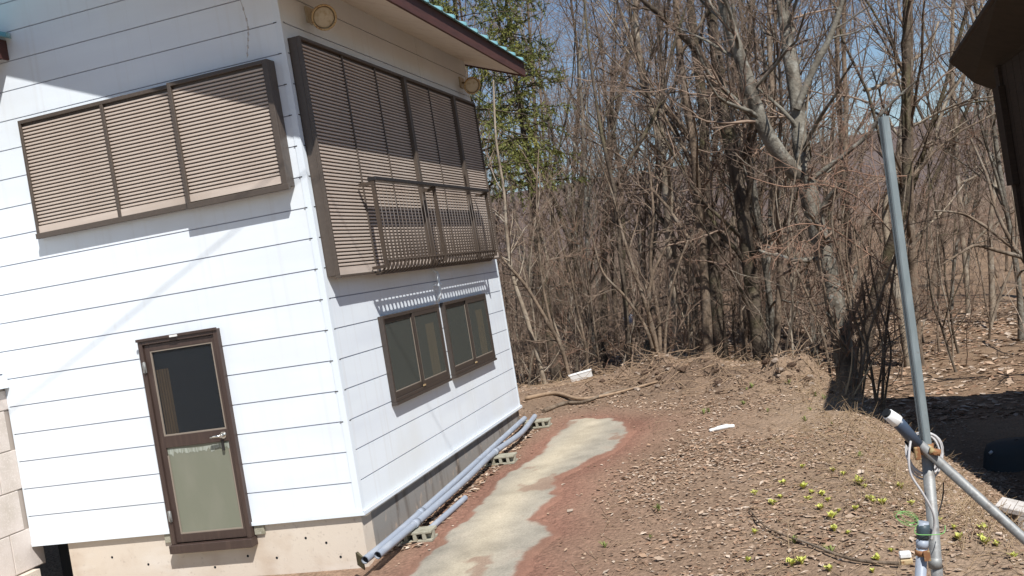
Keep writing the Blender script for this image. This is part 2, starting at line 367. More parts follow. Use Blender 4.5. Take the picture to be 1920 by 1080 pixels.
def slab(poly, name, label, seed, zoff):
    rp = ragged(poly, 0.03, seed)
    rp = [(x + 0.12 * float(fbm(np.array(x), np.array(y), 2.2, 3)), y + 0.12 * float(fbm(np.array(x + 9), np.array(y), 2.2, 3))) for x, y in rp]
    bm = bmesh.new()
    vs = [bm.verts.new((x, y, 0.035 * y + zoff(x))) for x, y in rp]
    f = bm.faces.new(vs); f.normal_update()
    if f.normal.z < 0: f.normal_flip()
    ex = bmesh.ops.extrude_face_region(bm, geom=[f])
    for v in [e for e in ex['geom'] if isinstance(e, bmesh.types.BMVert)]: v.co.z -= 0.06
    for fc in list(bm.faces):
        if len(fc.verts) > 4: bmesh.ops.triangulate(bm, faces=[fc])
    bmesh.ops.recalc_face_normals(bm, faces=bm.faces)
    me = bpy.data.meshes.new(name); bm.to_mesh(me); bm.free(); me.materials.append(M['slab'])
    tag(link(name, me), label, kind='structure')
# the path: a worn sheet whose edges are overgrown by soil
px_ = np.arange(-0.1, 2.3, 0.022); py_ = np.arange(-2.6, 5.6, 0.026); PX, PY = np.meshgrid(px_, py_, indexing='ij')
sdp = poly_sd(PX, PY, SLAB) + 0.22 * fbm(PX, PY, 1.6, 4) + 0.16 * fbm(PX + 5, PY, 6.0, 4)
cen = np.interp(PY, [-2.5, -0.5, 0.5, 1.5, 2.5, 3.5, 4.4, 5.2], [1.15, 1.05, 1.0, 0.92, 0.98, 1.12, 1.15, 1.05])
fl = lambda a: a.ravel()
n1_ = fbm(fl(PX), fl(PY), 1.3, 4)[:, None]; n2_ = fbm(fl(PX) + 30, fl(PY), 5.0, 4)[:, None]
bandw = np.exp(-((fl(PX) - fl(cen) + 0.12 * n1_[:, 0]) / 0.24) ** 2)[:, None]
conc = np.array([0.300, 0.270, 0.218]) * (1 - bandw) + np.array([0.425, 0.365, 0.270]) * bandw
conc = conc * (1 + 0.5 * n1_ + 0.6 * n2_)
so_ = soil_color(fl(PX), fl(PY))
n3_ = fbm(fl(PX) + 70, fl(PY) * 0.7, 2.4, 5)[:, None]
e_ = sstep(0.02, 0.065, fl(sdp))[:, None]; dirt = np.clip(sstep(0.15, 0.21, n3_) * 0.7 + 0.5 * sstep(0.05, 0.2, n2_) * np.exp(-fl(sdp)[:, None] / 0.12), 0, 1)
pc = so_ * (1 - e_) + (conc * (1 - dirt) + np.array([0.24, 0.15, 0.105]) * dirt) * e_
PZ = 0.035 * PY + 0.005 + 0.010 * sstep(-0.05, 0.10, sdp) - 0.05 * (1 - sstep(-0.12, -0.02, sdp))
n0, n1p = PX.shape; ii = (np.arange(n0 - 1)[:, None] * n1p + np.arange(n1p - 1)[None, :]).ravel()
keep_ = (sdp.ravel()[ii] > -0.12)
Qp = np.stack([ii, ii + n1p, ii + n1p + 1, ii + 1], 1)[keep_]
M['pathmat'] = mat_attr('path_concrete_worn', 0.95, 55, 0.22, bump=(70, 0.35, 0.006))
tag(link('path', np_mesh('path', np.stack([fl(PX), fl(PY), fl(PZ)], 1), Qp, M['pathmat'], True, np.clip(pc, 0.02, 0.7))), 'worn pale concrete path beside the house', kind='structure')
slab(APRON, 'pavement', 'grey concrete apron along the front foundation', 4, lambda x: -0.060)

# ------------------------------------------------------------------ the house
ZS = 0.41; PITCH = 0.2777; GAP = 0.010; AX = -3.65; BY = 5.36; SL = 0.40; ZT = 5.36
DX0, DX1, DZ0, DZ1 = -1.998, -1.130, 0.285, 2.25            # door opening
house = empty('house', (0, 0, 0), 'white two storey house with brown shutters and teal metal roof', 'house')
mb = MB()
mb.prism([(0 - 0.016, 0.016, ZS), (AX + 0.02, 0.016, ZS), (AX + 0.02, 0.016, ZT - SL * (AX + 0.02) - 0.02), (-0.016, 0.016, ZT)], (0, 0.1, 0))
mb.box(-0.1, -0.016, 0.1165, BY - 0.016, ZS, ZT - 0.002)
mb.prism([(-0.1, BY - 0.015, ZS), (-9, BY - 0.015, ZS), (-9, BY - 0.015, ZT), (-4.5, BY - 0.015, ZT + SL * 4.4), (-0.1, BY - 0.015, ZT)], (0, -0.1, 0))
mb.build('wall', M['backing'], house)
for k in range(23):                                                # boards of the front wall
    z0 = ZS + k * PITCH + GAP / 2; z1 = ZS + (k + 1) * PITCH - GAP / 2
    xr = -0.060
    if z1 > ZT: xr = min(xr, -(z1 - ZT) / SL - 0.02)
    xl = AX + (0.001 if k > 6 else 0.012)
    def bd(a, b, c, d): MB().box(a, b, 0.0, 0.016, c, d).build('siding_board', M['siding'], house)
    if z1 <= DZ0 or z0 >= DZ1: bd(xl, xr, z0, z1)
    elif z1 <= DZ1: bd(xl, DX0, z0, z1); bd(DX1, xr, z0, z1)
    else: bd(xl, DX0, z0, z1); bd(DX1, xr, z0, z1); bd(DX0, DX1, DZ1, z1)
for k in range(18):                                                # boards of the side wall
    z0 = ZS + k * PITCH + GAP / 2; z1 = min(ZS + (k + 1) * PITCH - GAP / 2, ZT - 0.004)
    for a, b in ((0.060, 3.447), (3.453, BY - 0.04)):
        MB().box(-0.016, 0, a, b, z0, z1).build('siding_board', M['siding'], house)
mb = MB()                                                         # corner trims
mb.box(-0.058, 0.006, -0.006, 0.0, ZS - 0.01, ZT - 0.01); mb.box(0.0, 0.006, 0.0005, 0.058, ZS - 0.01, ZT - 0.01)
mb.build('corner_trim', M['trim'], house)
MB().box(-0.03, 0.004, BY - 0.038, BY + 0.006, ZS - 0.01, ZT - 0.01).build('corner_trim', M['trim'], house)
MB().box(AX, AX + 0.011, -0.004, 0.012, ZS - 0.01, 2.35).build('corner_trim', M['trim'], house)
MB().box(AX + 0.012, DX0 - 0.002, -0.022, 0.0155, ZS - 0.022, ZS + 0.012).build('drip_edge', M['trim'], house)
MB().box(DX1 + 0.002, 0.022, -0.022, -0.0065, ZS - 0.022, ZS + 0.012).build('drip_edge', M['trim'], house)
MB().box(0.0065, 0.024, -0.0215, BY + 0.02, ZS - 0.022, ZS + 0.012).build('drip_edge', M['trim'], house)
mb = MB()                                                          # row of nail heads next to the corner
for k in range(3, 18):
    z = ZS + k * PITCH
    mb.box(-0.070, -0.038, -0.0085, -0.0062, z - 0.004, z + 0.004); mb.box(0.0062, 0.0085, 0.030, 0.062, z - 0.004, z + 0.004)
mb.build('nail_clips', M['black'], house)['kind'] = 'stuff'
MB().box(-3.24, -0.032, 0.02, 0.22, -0.5, ZS - 0.0225).build('foundation', M['found'], house)
MB().box(-0.15, -0.03, 0.2205, BY - 0.02, -0.5, ZS - 0.0225).build('foundation', M['foundB'], house)
mb = MB()                                                          # the near end of the side foundation shows its front at the corner
for x, z in ((-0.42, 0.16), (-0.62, 0.22), (-0.95, 0.06), (-1.25, 0.10), (-1.62, 0.02), (-2.35, 0.10), (-2.75, 0.2), (-0.3, 0.02)):
    mb.tube([(x, 0.019, z), (x, 0.03, z)], 0.013, 8)
mb.build('form_tie_hole_shade', M['dark'], house)  # near-black discs paint the shade inside the holes
for xp in (-1.12, -2.10): MB().box(xp, xp + 0.10, -0.004, 0.0195, 0.30, 0.385).build('concrete_patch', M['block'], house)

# roof: sloping soffit, brown fascia, ribbed teal sheet
EX, OYF, OYB = 0.76, 0.77, 0.40
y0, y1 = -OYF, BY + OYB
zr = lambda x: ZT - 0.005 - SL * x
RX = -4.5
mb = MB(); mb.prism([(EX - 0.03, y0 + 0.03, zr(EX - 0.03)), (RX, y0 + 0.03, zr(RX)), (RX, y0 + 0.03, zr(RX) + 0.02), (EX - 0.03, y0 + 0.03, zr(EX - 0.03) + 0.02)], (0, y1 - y0 - 0.06, 0))
mb.build('soffit', M['soffit'], house)
mb = MB(); mb.box(EX - 0.028, EX, y0, y1, zr(EX) - 0.012, zr(EX) + 0.185)
mb.build('fascia', M['fascia'], house)
for ya in (y0, y1 - 0.028):
    mb = MB(); mb.prism([(EX - 0.029, ya, zr(EX) - 0.012), (RX, ya, zr(RX) - 0.012), (RX, ya, zr(RX) + 0.185), (EX - 0.029, ya, zr(EX - 0.029) + 0.185)], (0, 0.028, 0))
    mb.build('bargeboard', M['fascia'], house)
mb = MB()
mb.prism([(EX + 0.045, y0 - 0.03, zr(EX + 0.045) + 0.188), (RX, y0 - 0.03, zr(RX) + 0.188), (RX, y0 - 0.03, zr(RX) + 0.196), (EX + 0.045, y0 - 0.03, zr(EX + 0.045) + 0.196)], (0, y1 - y0 + 0.06, 0))
mb.prism([(RX - 0.003, y0 - 0.03, zr(RX) + 0.188), (-9.8, y0 - 0.03, zr(RX) + 0.188 - SL * 5.3), (-9.8, y0 - 0.03, zr(RX) + 0.196 - SL * 5.3), (RX - 0.003, y0 - 0.03, zr(RX) + 0.196)], (0, y1 - y0 + 0.06, 0))
roof = mb.build('roof', M['teal'], house)
mb = MB()
for (a, c) in ((0, 0),):
    mb.prism([(EX + 0.05, 0, zr(EX + 0.05) + 0.1965), (RX, 0, zr(RX) + 0.1965), (RX, 0, zr(RX) + 0.236), (EX + 0.05, 0, zr(EX + 0.05) + 0.236)], (0, 0.05, 0))
rib_me = mb.mesh('roof_rib', M['teal'])
n = 0
yy = y0
while yy < y1 - 0.02:
    o = link('roof_rib', rib_me, roof, (0, yy, 0)); yy += 0.42

# door
fr = 0.045
mb = MB()
mb.box(DX0, DX0 + fr, -0.055, 0.06, DZ0, DZ1); mb.box(DX1 - fr, DX1, -0.055, 0.06, DZ0, DZ1)
mb.box(DX0 + fr, DX1 - fr, -0.055, 0.06, DZ1 - 0.05, DZ1); mb.box(DX0 - 0.012, DX1 + 0.012, -0.085, 0.06, 0.205, DZ0)
mb.box(DX0 - 0.008, DX1 + 0.008, -0.07, -0.0555, DZ1 - 0.015, DZ1 + 0.012)
door = mb.build('door', M['brown'], house, 0.004)
lx0, lx1, lz0, lz1 = DX0 + fr + 0.004, DX1 - fr - 0.004, DZ0 + 0.012, DZ1 - 0.054
px0, px1 = -1.895, -1.214
mb = MB()
mb.box(lx0, px0, -0.034, 0.004, lz0, lz1); mb.box(px1, lx1, -0.034, 0.004, lz0, lz1)
mb.box(px0, px1, -0.034, 0.004, lz0, 0.375); mb.box(px0, px1, -0.034, 0.004, 1.205, 1.315); mb.box(px0, px1, -0.034, 0.004, 2.135, lz1)
mb.build('door_leaf', M['brown'], door, 0.003)
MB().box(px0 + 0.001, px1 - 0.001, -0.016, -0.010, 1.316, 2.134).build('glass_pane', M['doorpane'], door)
MB().box(px0 + 0.001, px1 - 0.001, -0.018, -0.008, 0.376, 1.204).build('lower_panel', M['panel'], door)
# the film has come loose along the top in a ragged strip
r = np.random.default_rng(2); xs = np.linspace(px0 + 0.004, px1 - 0.004, 40)
top = 1.195 - 0.02 * np.exp(-((xs - (px0 + px1) / 2) / 0.2) ** 2); bot = 1.135 + r.normal(0, 0.012, 40) + 0.03 * np.abs(xs - (px0 + px1) / 2)
mb = MB(); b = []
for x, t, bb in zip(xs, top, bot): b += [(x, -0.0195, bb), (x, -0.0195, t)]
mb.add(b, [(2 * i, 2 * i + 2, 2 * i + 3, 2 * i + 1) for i in range(39)]); mb.build('peeling_film', M['film'], door)
mb = MB()
for a, c in ((1.3165, 1.330), (2.122, 2.1345), (0.376, 0.388)): mb.box(px0 + 0.001, px1 - 0.001, -0.030, -0.0185 if c < 1 else -0.0165, a, c)
for a, c in ((px0 + 0.001, px0 + 0.014), (px1 - 0.014, px1 - 0.001)): mb.box(a, c, -0.030, -0.0165, 1.331, 2.1215); mb.box(a, c, -0.030, -0.0200, 0.3885, 1.130)
mb.build('glazing_bead', M['sealant'], door)
MB().box(px0 - 0.05, px1 + 0.05, 0.010, 0.014, 1.29, 2.16).build('dark_room_board', M['dark'], door)  # black board painted for the unlit room behind the glass
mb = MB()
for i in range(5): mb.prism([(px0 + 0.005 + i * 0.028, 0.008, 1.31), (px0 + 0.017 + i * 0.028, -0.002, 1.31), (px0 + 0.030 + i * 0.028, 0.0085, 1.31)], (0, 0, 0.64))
mb.build('amber_reflection', M['amber_reflection'], door)  # pleated strip in place of an amber reflection in the door glass
mb = MB(); mb.tube([(-1.255, -0.034, 1.262), (-1.255, -0.085, 1.262)], 0.017, 10); mb.tube([(-1.255, -0.078, 1.262), (-1.30, -0.084, 1.264), (-1.365, -0.082, 1.258)], 0.012, 8)
mb.tube([(-1.255, -0.0345, 1.262), (-1.255, -0.042, 1.262)], 0.032, 14)
mb.build('handle', M['chrome'], door)
mb = MB(); mb.box(-1.285, -1.262, -0.046, -0.0345, 1.12, 1.215); mb.build('lock_plate', M['black'], door)
for z in (1.99, 0.56):
    mb = MB(); mb.box(DX0 + 0.02, DX0 + fr + 0.012, -0.062, -0.0555, z - 0.05, z + 0.05); mb.tube([(DX0 + fr, -0.066, z - 0.055), (DX0 + fr, -0.066, z + 0.055)], 0.008, 8)
    mb.build('hinge', M['galvlow'], door)
mb = MB(); mb.box(-1.62, -1.54, -0.082, -0.0705, DZ1 - 0.013, DZ1 + 0.006); mb.build('name_plate', M['whiteplastic'], door)

# side windows: two sliding pairs in bronze frames
def window(ya, yb, za, zb):
    mb = MB(); X = 0.056
    mb.box(0.001, X, ya, ya + 0.035, za, zb); mb.box(0.001, X, yb - 0.035, yb, za, zb)
    mb.box(0.001, X, ya + 0.035, yb - 0.035, zb - 0.035, zb); mb.box(0.001, X + 0.012, ya - 0.006, yb + 0.006, za - 0.028, za)
    mb.box(0.001, X, ya + 0.035, yb - 0.035, za + 0.0005, za + 0.035)
    fm = mb.build('window', M['winbronze'], house, 0.003)
    ym = (ya + yb) / 2
    for i, (a, b, xo) in enumerate(((ya + 0.036, ym + 0.02, 0.016), (ym - 0.02, yb - 0.036, 0.036))):
        s = 0.042; c0, c1 = za + 0.036, zb - 0.036
        mb = MB(); mb.box(xo, xo + 0.018, a, a + s, c0, c1); mb.box(xo, xo + 0.018, b - s, b, c0, c1)
        mb.box(xo, xo + 0.018, a + s, b - s, c0, c0 + 0.06); mb.box(xo, xo + 0.018, a + s, b - s, c1 - s, c1)
        mb.build('sash', M['winbronze'], fm, 0.002)
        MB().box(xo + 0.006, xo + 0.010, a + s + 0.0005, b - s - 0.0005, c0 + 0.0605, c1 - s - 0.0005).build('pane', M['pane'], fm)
        mb = MB(); mb.box(xo + 0.0102, xo + 0.016, a + s + 0.001, a + s + 0.009, c0 + 0.0605, c1 - s - 0.001) if i else mb.box(xo + 0.0102, xo + 0.016, b - s - 0.009, b - s - 0.001, c0 + 0.0605, c1 - s - 0.001)
        mb.box(xo + 0.0102, xo + 0.016, a + s + 0.011, b - s - 0.011, c0 + 0.0605, c0 + 0.07)
        mb.build('glazing_bead', M['sealant'], fm)
    MB().box(0.0012, 0.004, ya + 0.036, yb - 0.036, za + 0.036, zb - 0.036).build('dark_room_board', M['dark'], fm)  # black backing board, room darkness put into its colour
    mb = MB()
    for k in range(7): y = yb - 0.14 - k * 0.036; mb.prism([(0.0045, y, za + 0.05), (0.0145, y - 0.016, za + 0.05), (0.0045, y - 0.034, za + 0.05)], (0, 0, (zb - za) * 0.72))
    mb.build('amber_reflection', M['amber_reflection'], fm)  # folded amber strip imitates a reflection in the window glass
    mb = MB(); mb.box(0.055, 0.066, ym - 0.05, ym + 0.01, za + 0.045, za + 0.062); mb.build('latch', M['lamprust'], fm)
window(1.005, 2.625, 1.225, 2.095)
window(2.805, 4.435, 1.225, 2.095)
mb = MB(); mb.tube([(0.022, 2.715, 2.60), (0.022, 2.715, 2.5), (0.070, 2.715, 2.44), (0.072, 2.715, 2.22), (0.02, 2.715, 2.12)], 0.018, 10)
for z in (2.3,): mb.box(0.001, 0.106, 2.70, 2.73, z, z + 0.02)
mb.build('conduit', M['trim'], house)

# storm shutters
def slat_mesh(length, axis_, h=0.0335, d=0.0125):
    # louvred profile: proud lower lip, recessed top edge
    prof = [(-0.002, 0.0115), (d * 0.95, 0.0130), (d, 0.0275), (0.001, h - 0.0012), (-0.002, h - 0.0012)]
    mb = MB()
    if axis_ == 'x': mb.prism([(0, -a, b) for a, b in prof], (length, 0, 0))
    else: mb.prism([(a, 0, b) for a, b in prof], (0, length, 0))
    return mb.mesh('slat', M['slat'])
# front wall shutter: three panels in a bronze box
mb = MB(); xa, xb, za, zb, yf = -2.885, -0.125, 3.395, 4.525, -0.138
ys = -0.088
mb.box(xa, -1.165, -0.055, -0.0012, za, zb); mb.box(-1.1645, xb, -0.10, -0.0012, za, zb)
mb.box(xa, xa + 0.028, ys, -0.0555, za, zb); mb.box(xb - 0.055, xb, yf, -0.1005, za, zb)
mb.box(xa + 0.0285, -1.1655, ys, -0.0555, zb - 0.035, zb); mb.box(-1.1275, xb - 0.0555, yf, -0.1005, zb - 0.035, zb)
mb.box(xa - 0.006, -1.16, ys - 0.012, -0.0555, za - 0.022, za + 0.03); mb.box(-1.158, xb + 0.01, yf - 0.008, -0.1005, za - 0.032, za + 0.02)
mb.box(-1.945, -1.912, ys, -0.0555, za + 0.0305, zb - 0.0355); mb.box(-1.164, -1.128, yf, -0.1005, za + 0.0205, zb)
shA = mb.build('storm_shutter', M['bronze'], house, 0.003)
for a, b, yb_ in ((xa + 0.029, -1.946, -0.0555), (-1.911, -1.166, -0.0555), (-1.127, xb - 0.056, -0.1005)):
    me_ = slat_mesh(b - a, 'x'); z = za + 0.10
    MB().box(a, b, yb_ - 0.0215, yb_, za + 0.031, za + 0.099).build('bottom_rail', M['slat'], shA)
    while z < zb - 0.075: link('slat', me_, shA, (a, yb_, z)); z += 0.0335
# side wall shutter: tall box with a storage panel and five panels
mb = MB(); ya, yb, za, zb, xf = 0.07, 5.17, 2.545, 4.715, 0.122
mb.box(0.0012, 0.085, ya, yb, za, zb)
mb.box(0.0855, xf, ya, ya + 0.028, za, zb); mb.box(0.0855, xf, yb - 0.02, yb, za, zb)
mb.box(0.0855, xf, ya + 0.028, yb - 0.02, zb - 0.03, zb); mb.box(0.0855, xf + 0.012, ya - 0.004, yb, za - 0.022, za)
mulls = ((0.945, 0.965), (1.735, 1.752), (2.47, 2.545), (3.345, 3.362), (4.17, 4.245))
for i, (a, b) in enumerate(mulls): mb.box(0.0855, xf + (0.022 if b - a > 0.05 else -0.012), a, b, za + 0.0005, zb - 0.0305)
shB = mb.build('storm_shutter', M['bronze'], house, 0.003)
edges = [ya + 0.0285] + [v for ab in mulls for v in ab] + [yb - 0.0205]
rest = []
for i in range(0, len(edges), 2):
    a, b = edges[i] + 0.0005, edges[i + 1] - 0.0005
    me_ = slat_mesh(b - a, 'y'); z = za + 0.072
    MB().box(0.0855, 0.108, a, b, za + 0.001, za + 0.071).build('bottom_rail', M['slat'], shB)
    while z < zb - 0.06:
        if i < 6: link('slat', me_, shB, (0.0855, a, z))
        else: rest.append((me_, (0.0855, a, z)))
        z += 0.0335
mb = MB()
for me_, p in rest: mb.add([(v.co.x + p[0], v.co.y + p[1], v.co.z + p[2]) for v in me_.vertices], [tuple(f_.vertices) for f_ in me_.polygons])
mb.build('far_slats', M['slat'], shB)['kind'] = 'stuff'
# window rail in front of it
ra, rb = 0.80, 4.50
mb = MB(); mb.box(0.225, 0.315, ra, rb, 3.405, 3.445)
rail = mb.build('window_rail', M['black'], house, 0.006)
mb = MB(); mb.tube([(0.265, ra + 0.02, 2.63), (0.265, rb - 0.02, 2.63)], 0.011, 8); mb.tube([(0.150, ra + 0.02, 2.515), (0.150, rb - 0.02, 2.515)], 0.012, 8)
mb.build('bottom_bar', M['baluster'], rail)
bl = MB().tube([(0.27, 0, 3.405), (0.27, 0, 2.68), (0.262, 0, 2.60), (0.235, 0, 2.545), (0.19, 0, 2.515), (0.15, 0, 2.513)], 0.0125, 5).mesh('baluster', M['baluster'])
nb = 38
for k in range(nb): link('baluster', bl, rail, (0, ra + 0.03 + (rb - ra - 0.06) * k / (nb - 1), 0))
for y in (ra + 0.005, 2.49, rb - 0.035):
    mb = MB(); mb.box(0.124, 0.29, y, y + 0.03, 3.370, 3.404); mb.box(0.252, 0.288, y, y + 0.03, 2.56, 3.369); mb.box(0.124, 0.251, y, y + 0.03, 2.56, 2.59)
    mb.build('bracket', M['baluster'], rail)
mb = MB(); mb.box(0.144, 0.175, 4.13, 4.155, 3.46, 3.70); mb.build('pull_handle', M['bronze'], shB)

# round flood lamps under the eave
def lamp(y, z, x, label):
    e = empty('flood_lamp', (0, y, z), label, 'lamp', 'round lamps under the eave')
    ax = Vector((0.55, -0.72, -0.42)).normalized()
    c = Vector((x, 0, -0.05))
    mb = MB(); mb.box(0.0015, 0.02, 0.08, 0.26, -0.03, 0.12); mb.tube([(0.02, 0.17, 0.05), (x * 0.6, 0.14, 0.02), tuple(c - ax * 0.10)], 0.016, 8)
    mb.build('bracket', M['lamp'], e)
    def ring(prof, name, m_):
        mb = MB(); u = ax.cross(Vector((0, 0, 1))).normalized(); w = ax.cross(u); Vv = []; n = 20
        for a_, r_ in prof:
            for j in range(n):
                t = 2 * math.pi * j / n; Vv.append(c + ax * a_ + (u * math.cos(t) + w * math.sin(t)) * r_)
        mb.add(Vv, [(i * n + j, i * n + (j + 1) % n, (i + 1) * n + (j + 1) % n, (i + 1) * n + j) for i in range(len(prof) - 1) for j in range(n)], True)
        return mb.build(name, m_, e)
    ring([(-0.11, 0.035), (-0.09, 0.06), (-0.03, 0.095), (0.0, 0.105)], 'shade', M['lamp'])
    ring([(-0.005, 0.106), (-0.005, 0.120), (0.018, 0.120), (0.018, 0.103), (-0.004, 0.1035)], 'rim', M['lamprust'])
    ring([(0.0, 0.094), (0.012, 0.07), (0.022, 0.035), (0.026, 0.002)], 'lens', M['lamp'])
lamp(0.44, 4.98, 0.22, 'cream round lamp with rusty rim above the shutter, near house corner')
lamp(4.90, 4.96, 0.20, 'small round cream lamp under the eave at the far house corner')

# wire hanging from the eave over the front shutter
pts = [(-0.27, -0.30, 5.35), (-0.26, -0.20, 5.12), (-0.235, -0.17, 4.86), (-0.26, -0.16, 4.72), (-0.30, -0.155, 4.57), (-0.42, -0.152, 4.40), (-0.33, -0.152, 4.05), (-0.27, -0.155, 3.70), (-0.36, -0.16, 3.44), (-0.25, -0.17, 3.42)]
def smooth(P, n=8):
    P = np.array(P, float); out = []
    for i in range(len(P) - 1):
        p0 = P[max(i - 1, 0)]; p1 = P[i]; p2 = P[i + 1]; p3 = P[min(i + 2, len(P) - 1)]
        for k in range(n):
            t = k / n; out.append(0.5 * ((2 * p1) + (-p0 + p2) * t + (2 * p0 - 5 * p1 + 4 * p2 - p3) * t * t + (-p0 + 3 * p1 - 3 * p2 + p3) * t ** 3))
    return np.array(out + [P[-1]])
mb = MB(); sp = smooth(pts[:5]); mb.tube(sp, 0.0035, 5)
for i in range(3, len(sp), 3): mb.tube([sp[i] - [0, 0, 0.014], sp[i] + [0, 0, 0.014]], 0.008, 5)
tag(mb.build('hanging_wire', M['cable']), 'thin knotted pale wire hanging from the eave above the front shutter', 'wire')
# service cable that comes in over the yard
cs0, cs1 = np.array([-0.62, 0, 3.19]), np.array([-3.63, 0, 1.76])
c0 = cs0 + SUN * 5.2; c1 = cs1 + SUN * 6.0; dv = c1 - c0
cp = [c0 - dv * 1.2, c0 - dv * 0.4, c0, (c0 + c1) / 2, c1, c1 + dv * 0.5]
tag(MB().tube(smooth(cp, 4), 0.0055, 6).build('service_cable', M['black']), 'overhead service cable crossing above the yard', 'cable')

# ------------------------------------------------------------------ left wing
wing = empty('side_wing', (AX, 0, 0), 'wing at the left with concrete block base and teal roof eave', 'building')
def W(mb, name, m_, par=None, bevel=0):
    o = mb.build(name, m_, par or wing, bevel)
    if par is None: o.location = (-AX, 0, 0)
    return o
wallo = W(MB().box(AX - 0.2, AX - 0.012, -4, 0.15, 0.17, 1.99), 'block_wall', M['mortar'])
for r_ in range(5):
    for c_ in range(10):
        y_ = 0.14 - c_ * 0.40 - (0.2 if r_ % 2 else 0.0); hh = 0.40 if r_ < 4 else 0.2
        MB().box(AX - 0.15, AX + random.uniform(-0.003, 0.0), y_ - 0.39, min(y_, 0.14), 0.18 + r_ * 0.40, 0.18 + r_ * 0.40 + hh - 0.010).build('block', M['wblock'], wallo, 0.004)
W(MB().box(AX - 0.19, AX + 0.07, -4, -0.03, -0.3, 0.165), 'footing', M['found'])
W(MB().box(AX - 0.2, AX - 0.001, -4, -0.001, 2.14, 5.1), 'upper_wall', M['siding'])
W(MB().box(AX - 0.05, AX + 0.055, -2.2, -0.006, 1.995, 2.125), 'sill', M['trim'])
W(MB().box(AX - 0.8, -2.95, -3.2, -0.004, 5.165, 5.18), 'soffit', M['fascia'])
W(MB().box(-2.949, -2.925, -3.2, -0.004, 5.14, 5.33), 'fascia', M['fascia'])
w_roof = W(MB().prism([(-2.86, -0.004, 5.335), (-6.5, -0.004, 6.68), (-6.5, -0.004, 6.688), (-2.86, -0.004, 5.343)], (0, -3.2, 0)), 'roof', M['teal'])
mb = MB(); mb.prism([(-2.855, 0, 5.344), (-6.5, 0, 6.689), (-6.5, 0, 6.73), (-2.855, 0, 5.384)], (0, -0.05, 0)); rm = mb.mesh('roof_rib', M['teal'])
for k in range(10): link('roof_rib', rm, w_roof, (0, -0.02 - k * 0.303, 0))
mb = MB(); mb.box(AX + 0.075, -3.245, 0.25, 0.3, -0.4, ZS - 0.03); W(mb, 'gap_shade_board', M['dark'])  # near-black board paints the shade in the gap below the siding

# ------------------------------------------------------------------ dark shed at the right
shed = empty('shed', (7.3, 0, -1.5), 'dark brown wooden shed with wide eave at the right edge', 'shed')
def SH(mb, name, m_, bevel=0):
    o = mb.build(name, m_, shed, bevel); o.location = (-7.3, 0, 1.5); return o
EVE = [(6.25, 1.4, 4.29), (6.41, 3.36, 4.29), (6.66, 7.91, 4.29)]; INN = [(7.04, 8.69, 4.04), (10.2, 8.69, 1.98), (10.2, 1.4, 1.98), (7.04, 1.4, 4.04)]
def strip(dz, grow=0.0):
    A = [np.array(p) for p in EVE]; A = [A[0], A[1], A[2]]
    Vv = [A[0], A[1], A[2], np.array(INN[0]), np.array((7.04, 3.36, 4.04)), np.array(INN[3]), np.array(INN[1]), np.array(INN[2])]
    Vv = [v + np.array([-grow if i < 3 else 0, grow if i in (2, 3, 6) else (-grow if i in (0, 5, 7) else 0), dz[0]]) for i, v in enumerate(Vv)]
    Tt = [v + np.array([0, 0, dz[1] - dz[0]]) for v in Vv]; n_ = 8
    F = [(0, 5, 4, 1), (1, 4, 3, 2), (5, 7, 6, 3, 4)]; rim_ = [0, 1, 2, 3, 6, 7, 5]
    F2 = F + [tuple(i + n_ for i in f_[::-1]) for f_ in F] + [(rim_[k], rim_[(k + 1) % 7], rim_[(k + 1) % 7] + n_, rim_[k] + n_) for k in range(7)]
    return MB().add(Vv + Tt, F2)
SH(strip((0.0, 0.03)), 'soffit', M['darksoffit'])
SH(strip((0.031, 0.075), 0.035), 'roof', M['darkwood'])
SH(MB().prism([(7.10, 1.8, 4.02), (10, 1.8, 2.10), (10, 1.8, -2), (7.10, 1.8, -2)], (0, 5.2, 0)), 'wall', M['darkwood'])
for k in range(13):
    SH(MB().box(7.075, 7.0995, 1.8 + 0.4 * k, 1.8 + 0.4 * k + 0.385, -1.5, 4.00), 'board', M['darkwood'])
SH(MB().box(7.03, 7.10, 6.86, 7.10, -2.0, 4.01), 'corner_post', M['darkwood'])
SH(MB().box(6.99, 7.074, 6.8, 7.20, 2.38, 3.74), 'shutter_case', M['darkwood'], 0.005)

# ------------------------------------------------------------------ pipes and blocks along the side wall
def block_mesh(name, L=0.39, H=0.10, D=0.19):
    mb = MB(); t = 0.022
    mb.box(0, L, 0, D, 0, t); mb.box(0, L, 0, D, H - t, H)
    for a in (0.028, 0.118, 0.208, 0.298): mb.box(a, a + 0.034, 0.001, D - 0.001, t, H - t)
    mb.box(0.0, 0.0275, 0.06, 0.12, t, H - t); mb.box(0.3325, L, 0.06, 0.12, t, H - t)
    return mb.mesh(name, M['block'], 0.003)
bme = block_mesh('concrete_block')
for (x, y, rz, lab) in ((0.10, 0.28, 0.06, 'hollow concrete block under the near end of the grey pipes'),
                        (0.16, 2.92, 0.02, 'hollow concrete block under the middle of the grey pipes'),
                        (0.14, 4.78, -0.04, 'hollow concrete block under the far end of the grey pipes')):
    o = link('concrete_block', bme, None, (x, y, float(0.035 * y) - 0.002)); o.rotation_euler.z = rz
    tag(o, lab, 'block', 'blocks under the pipes')
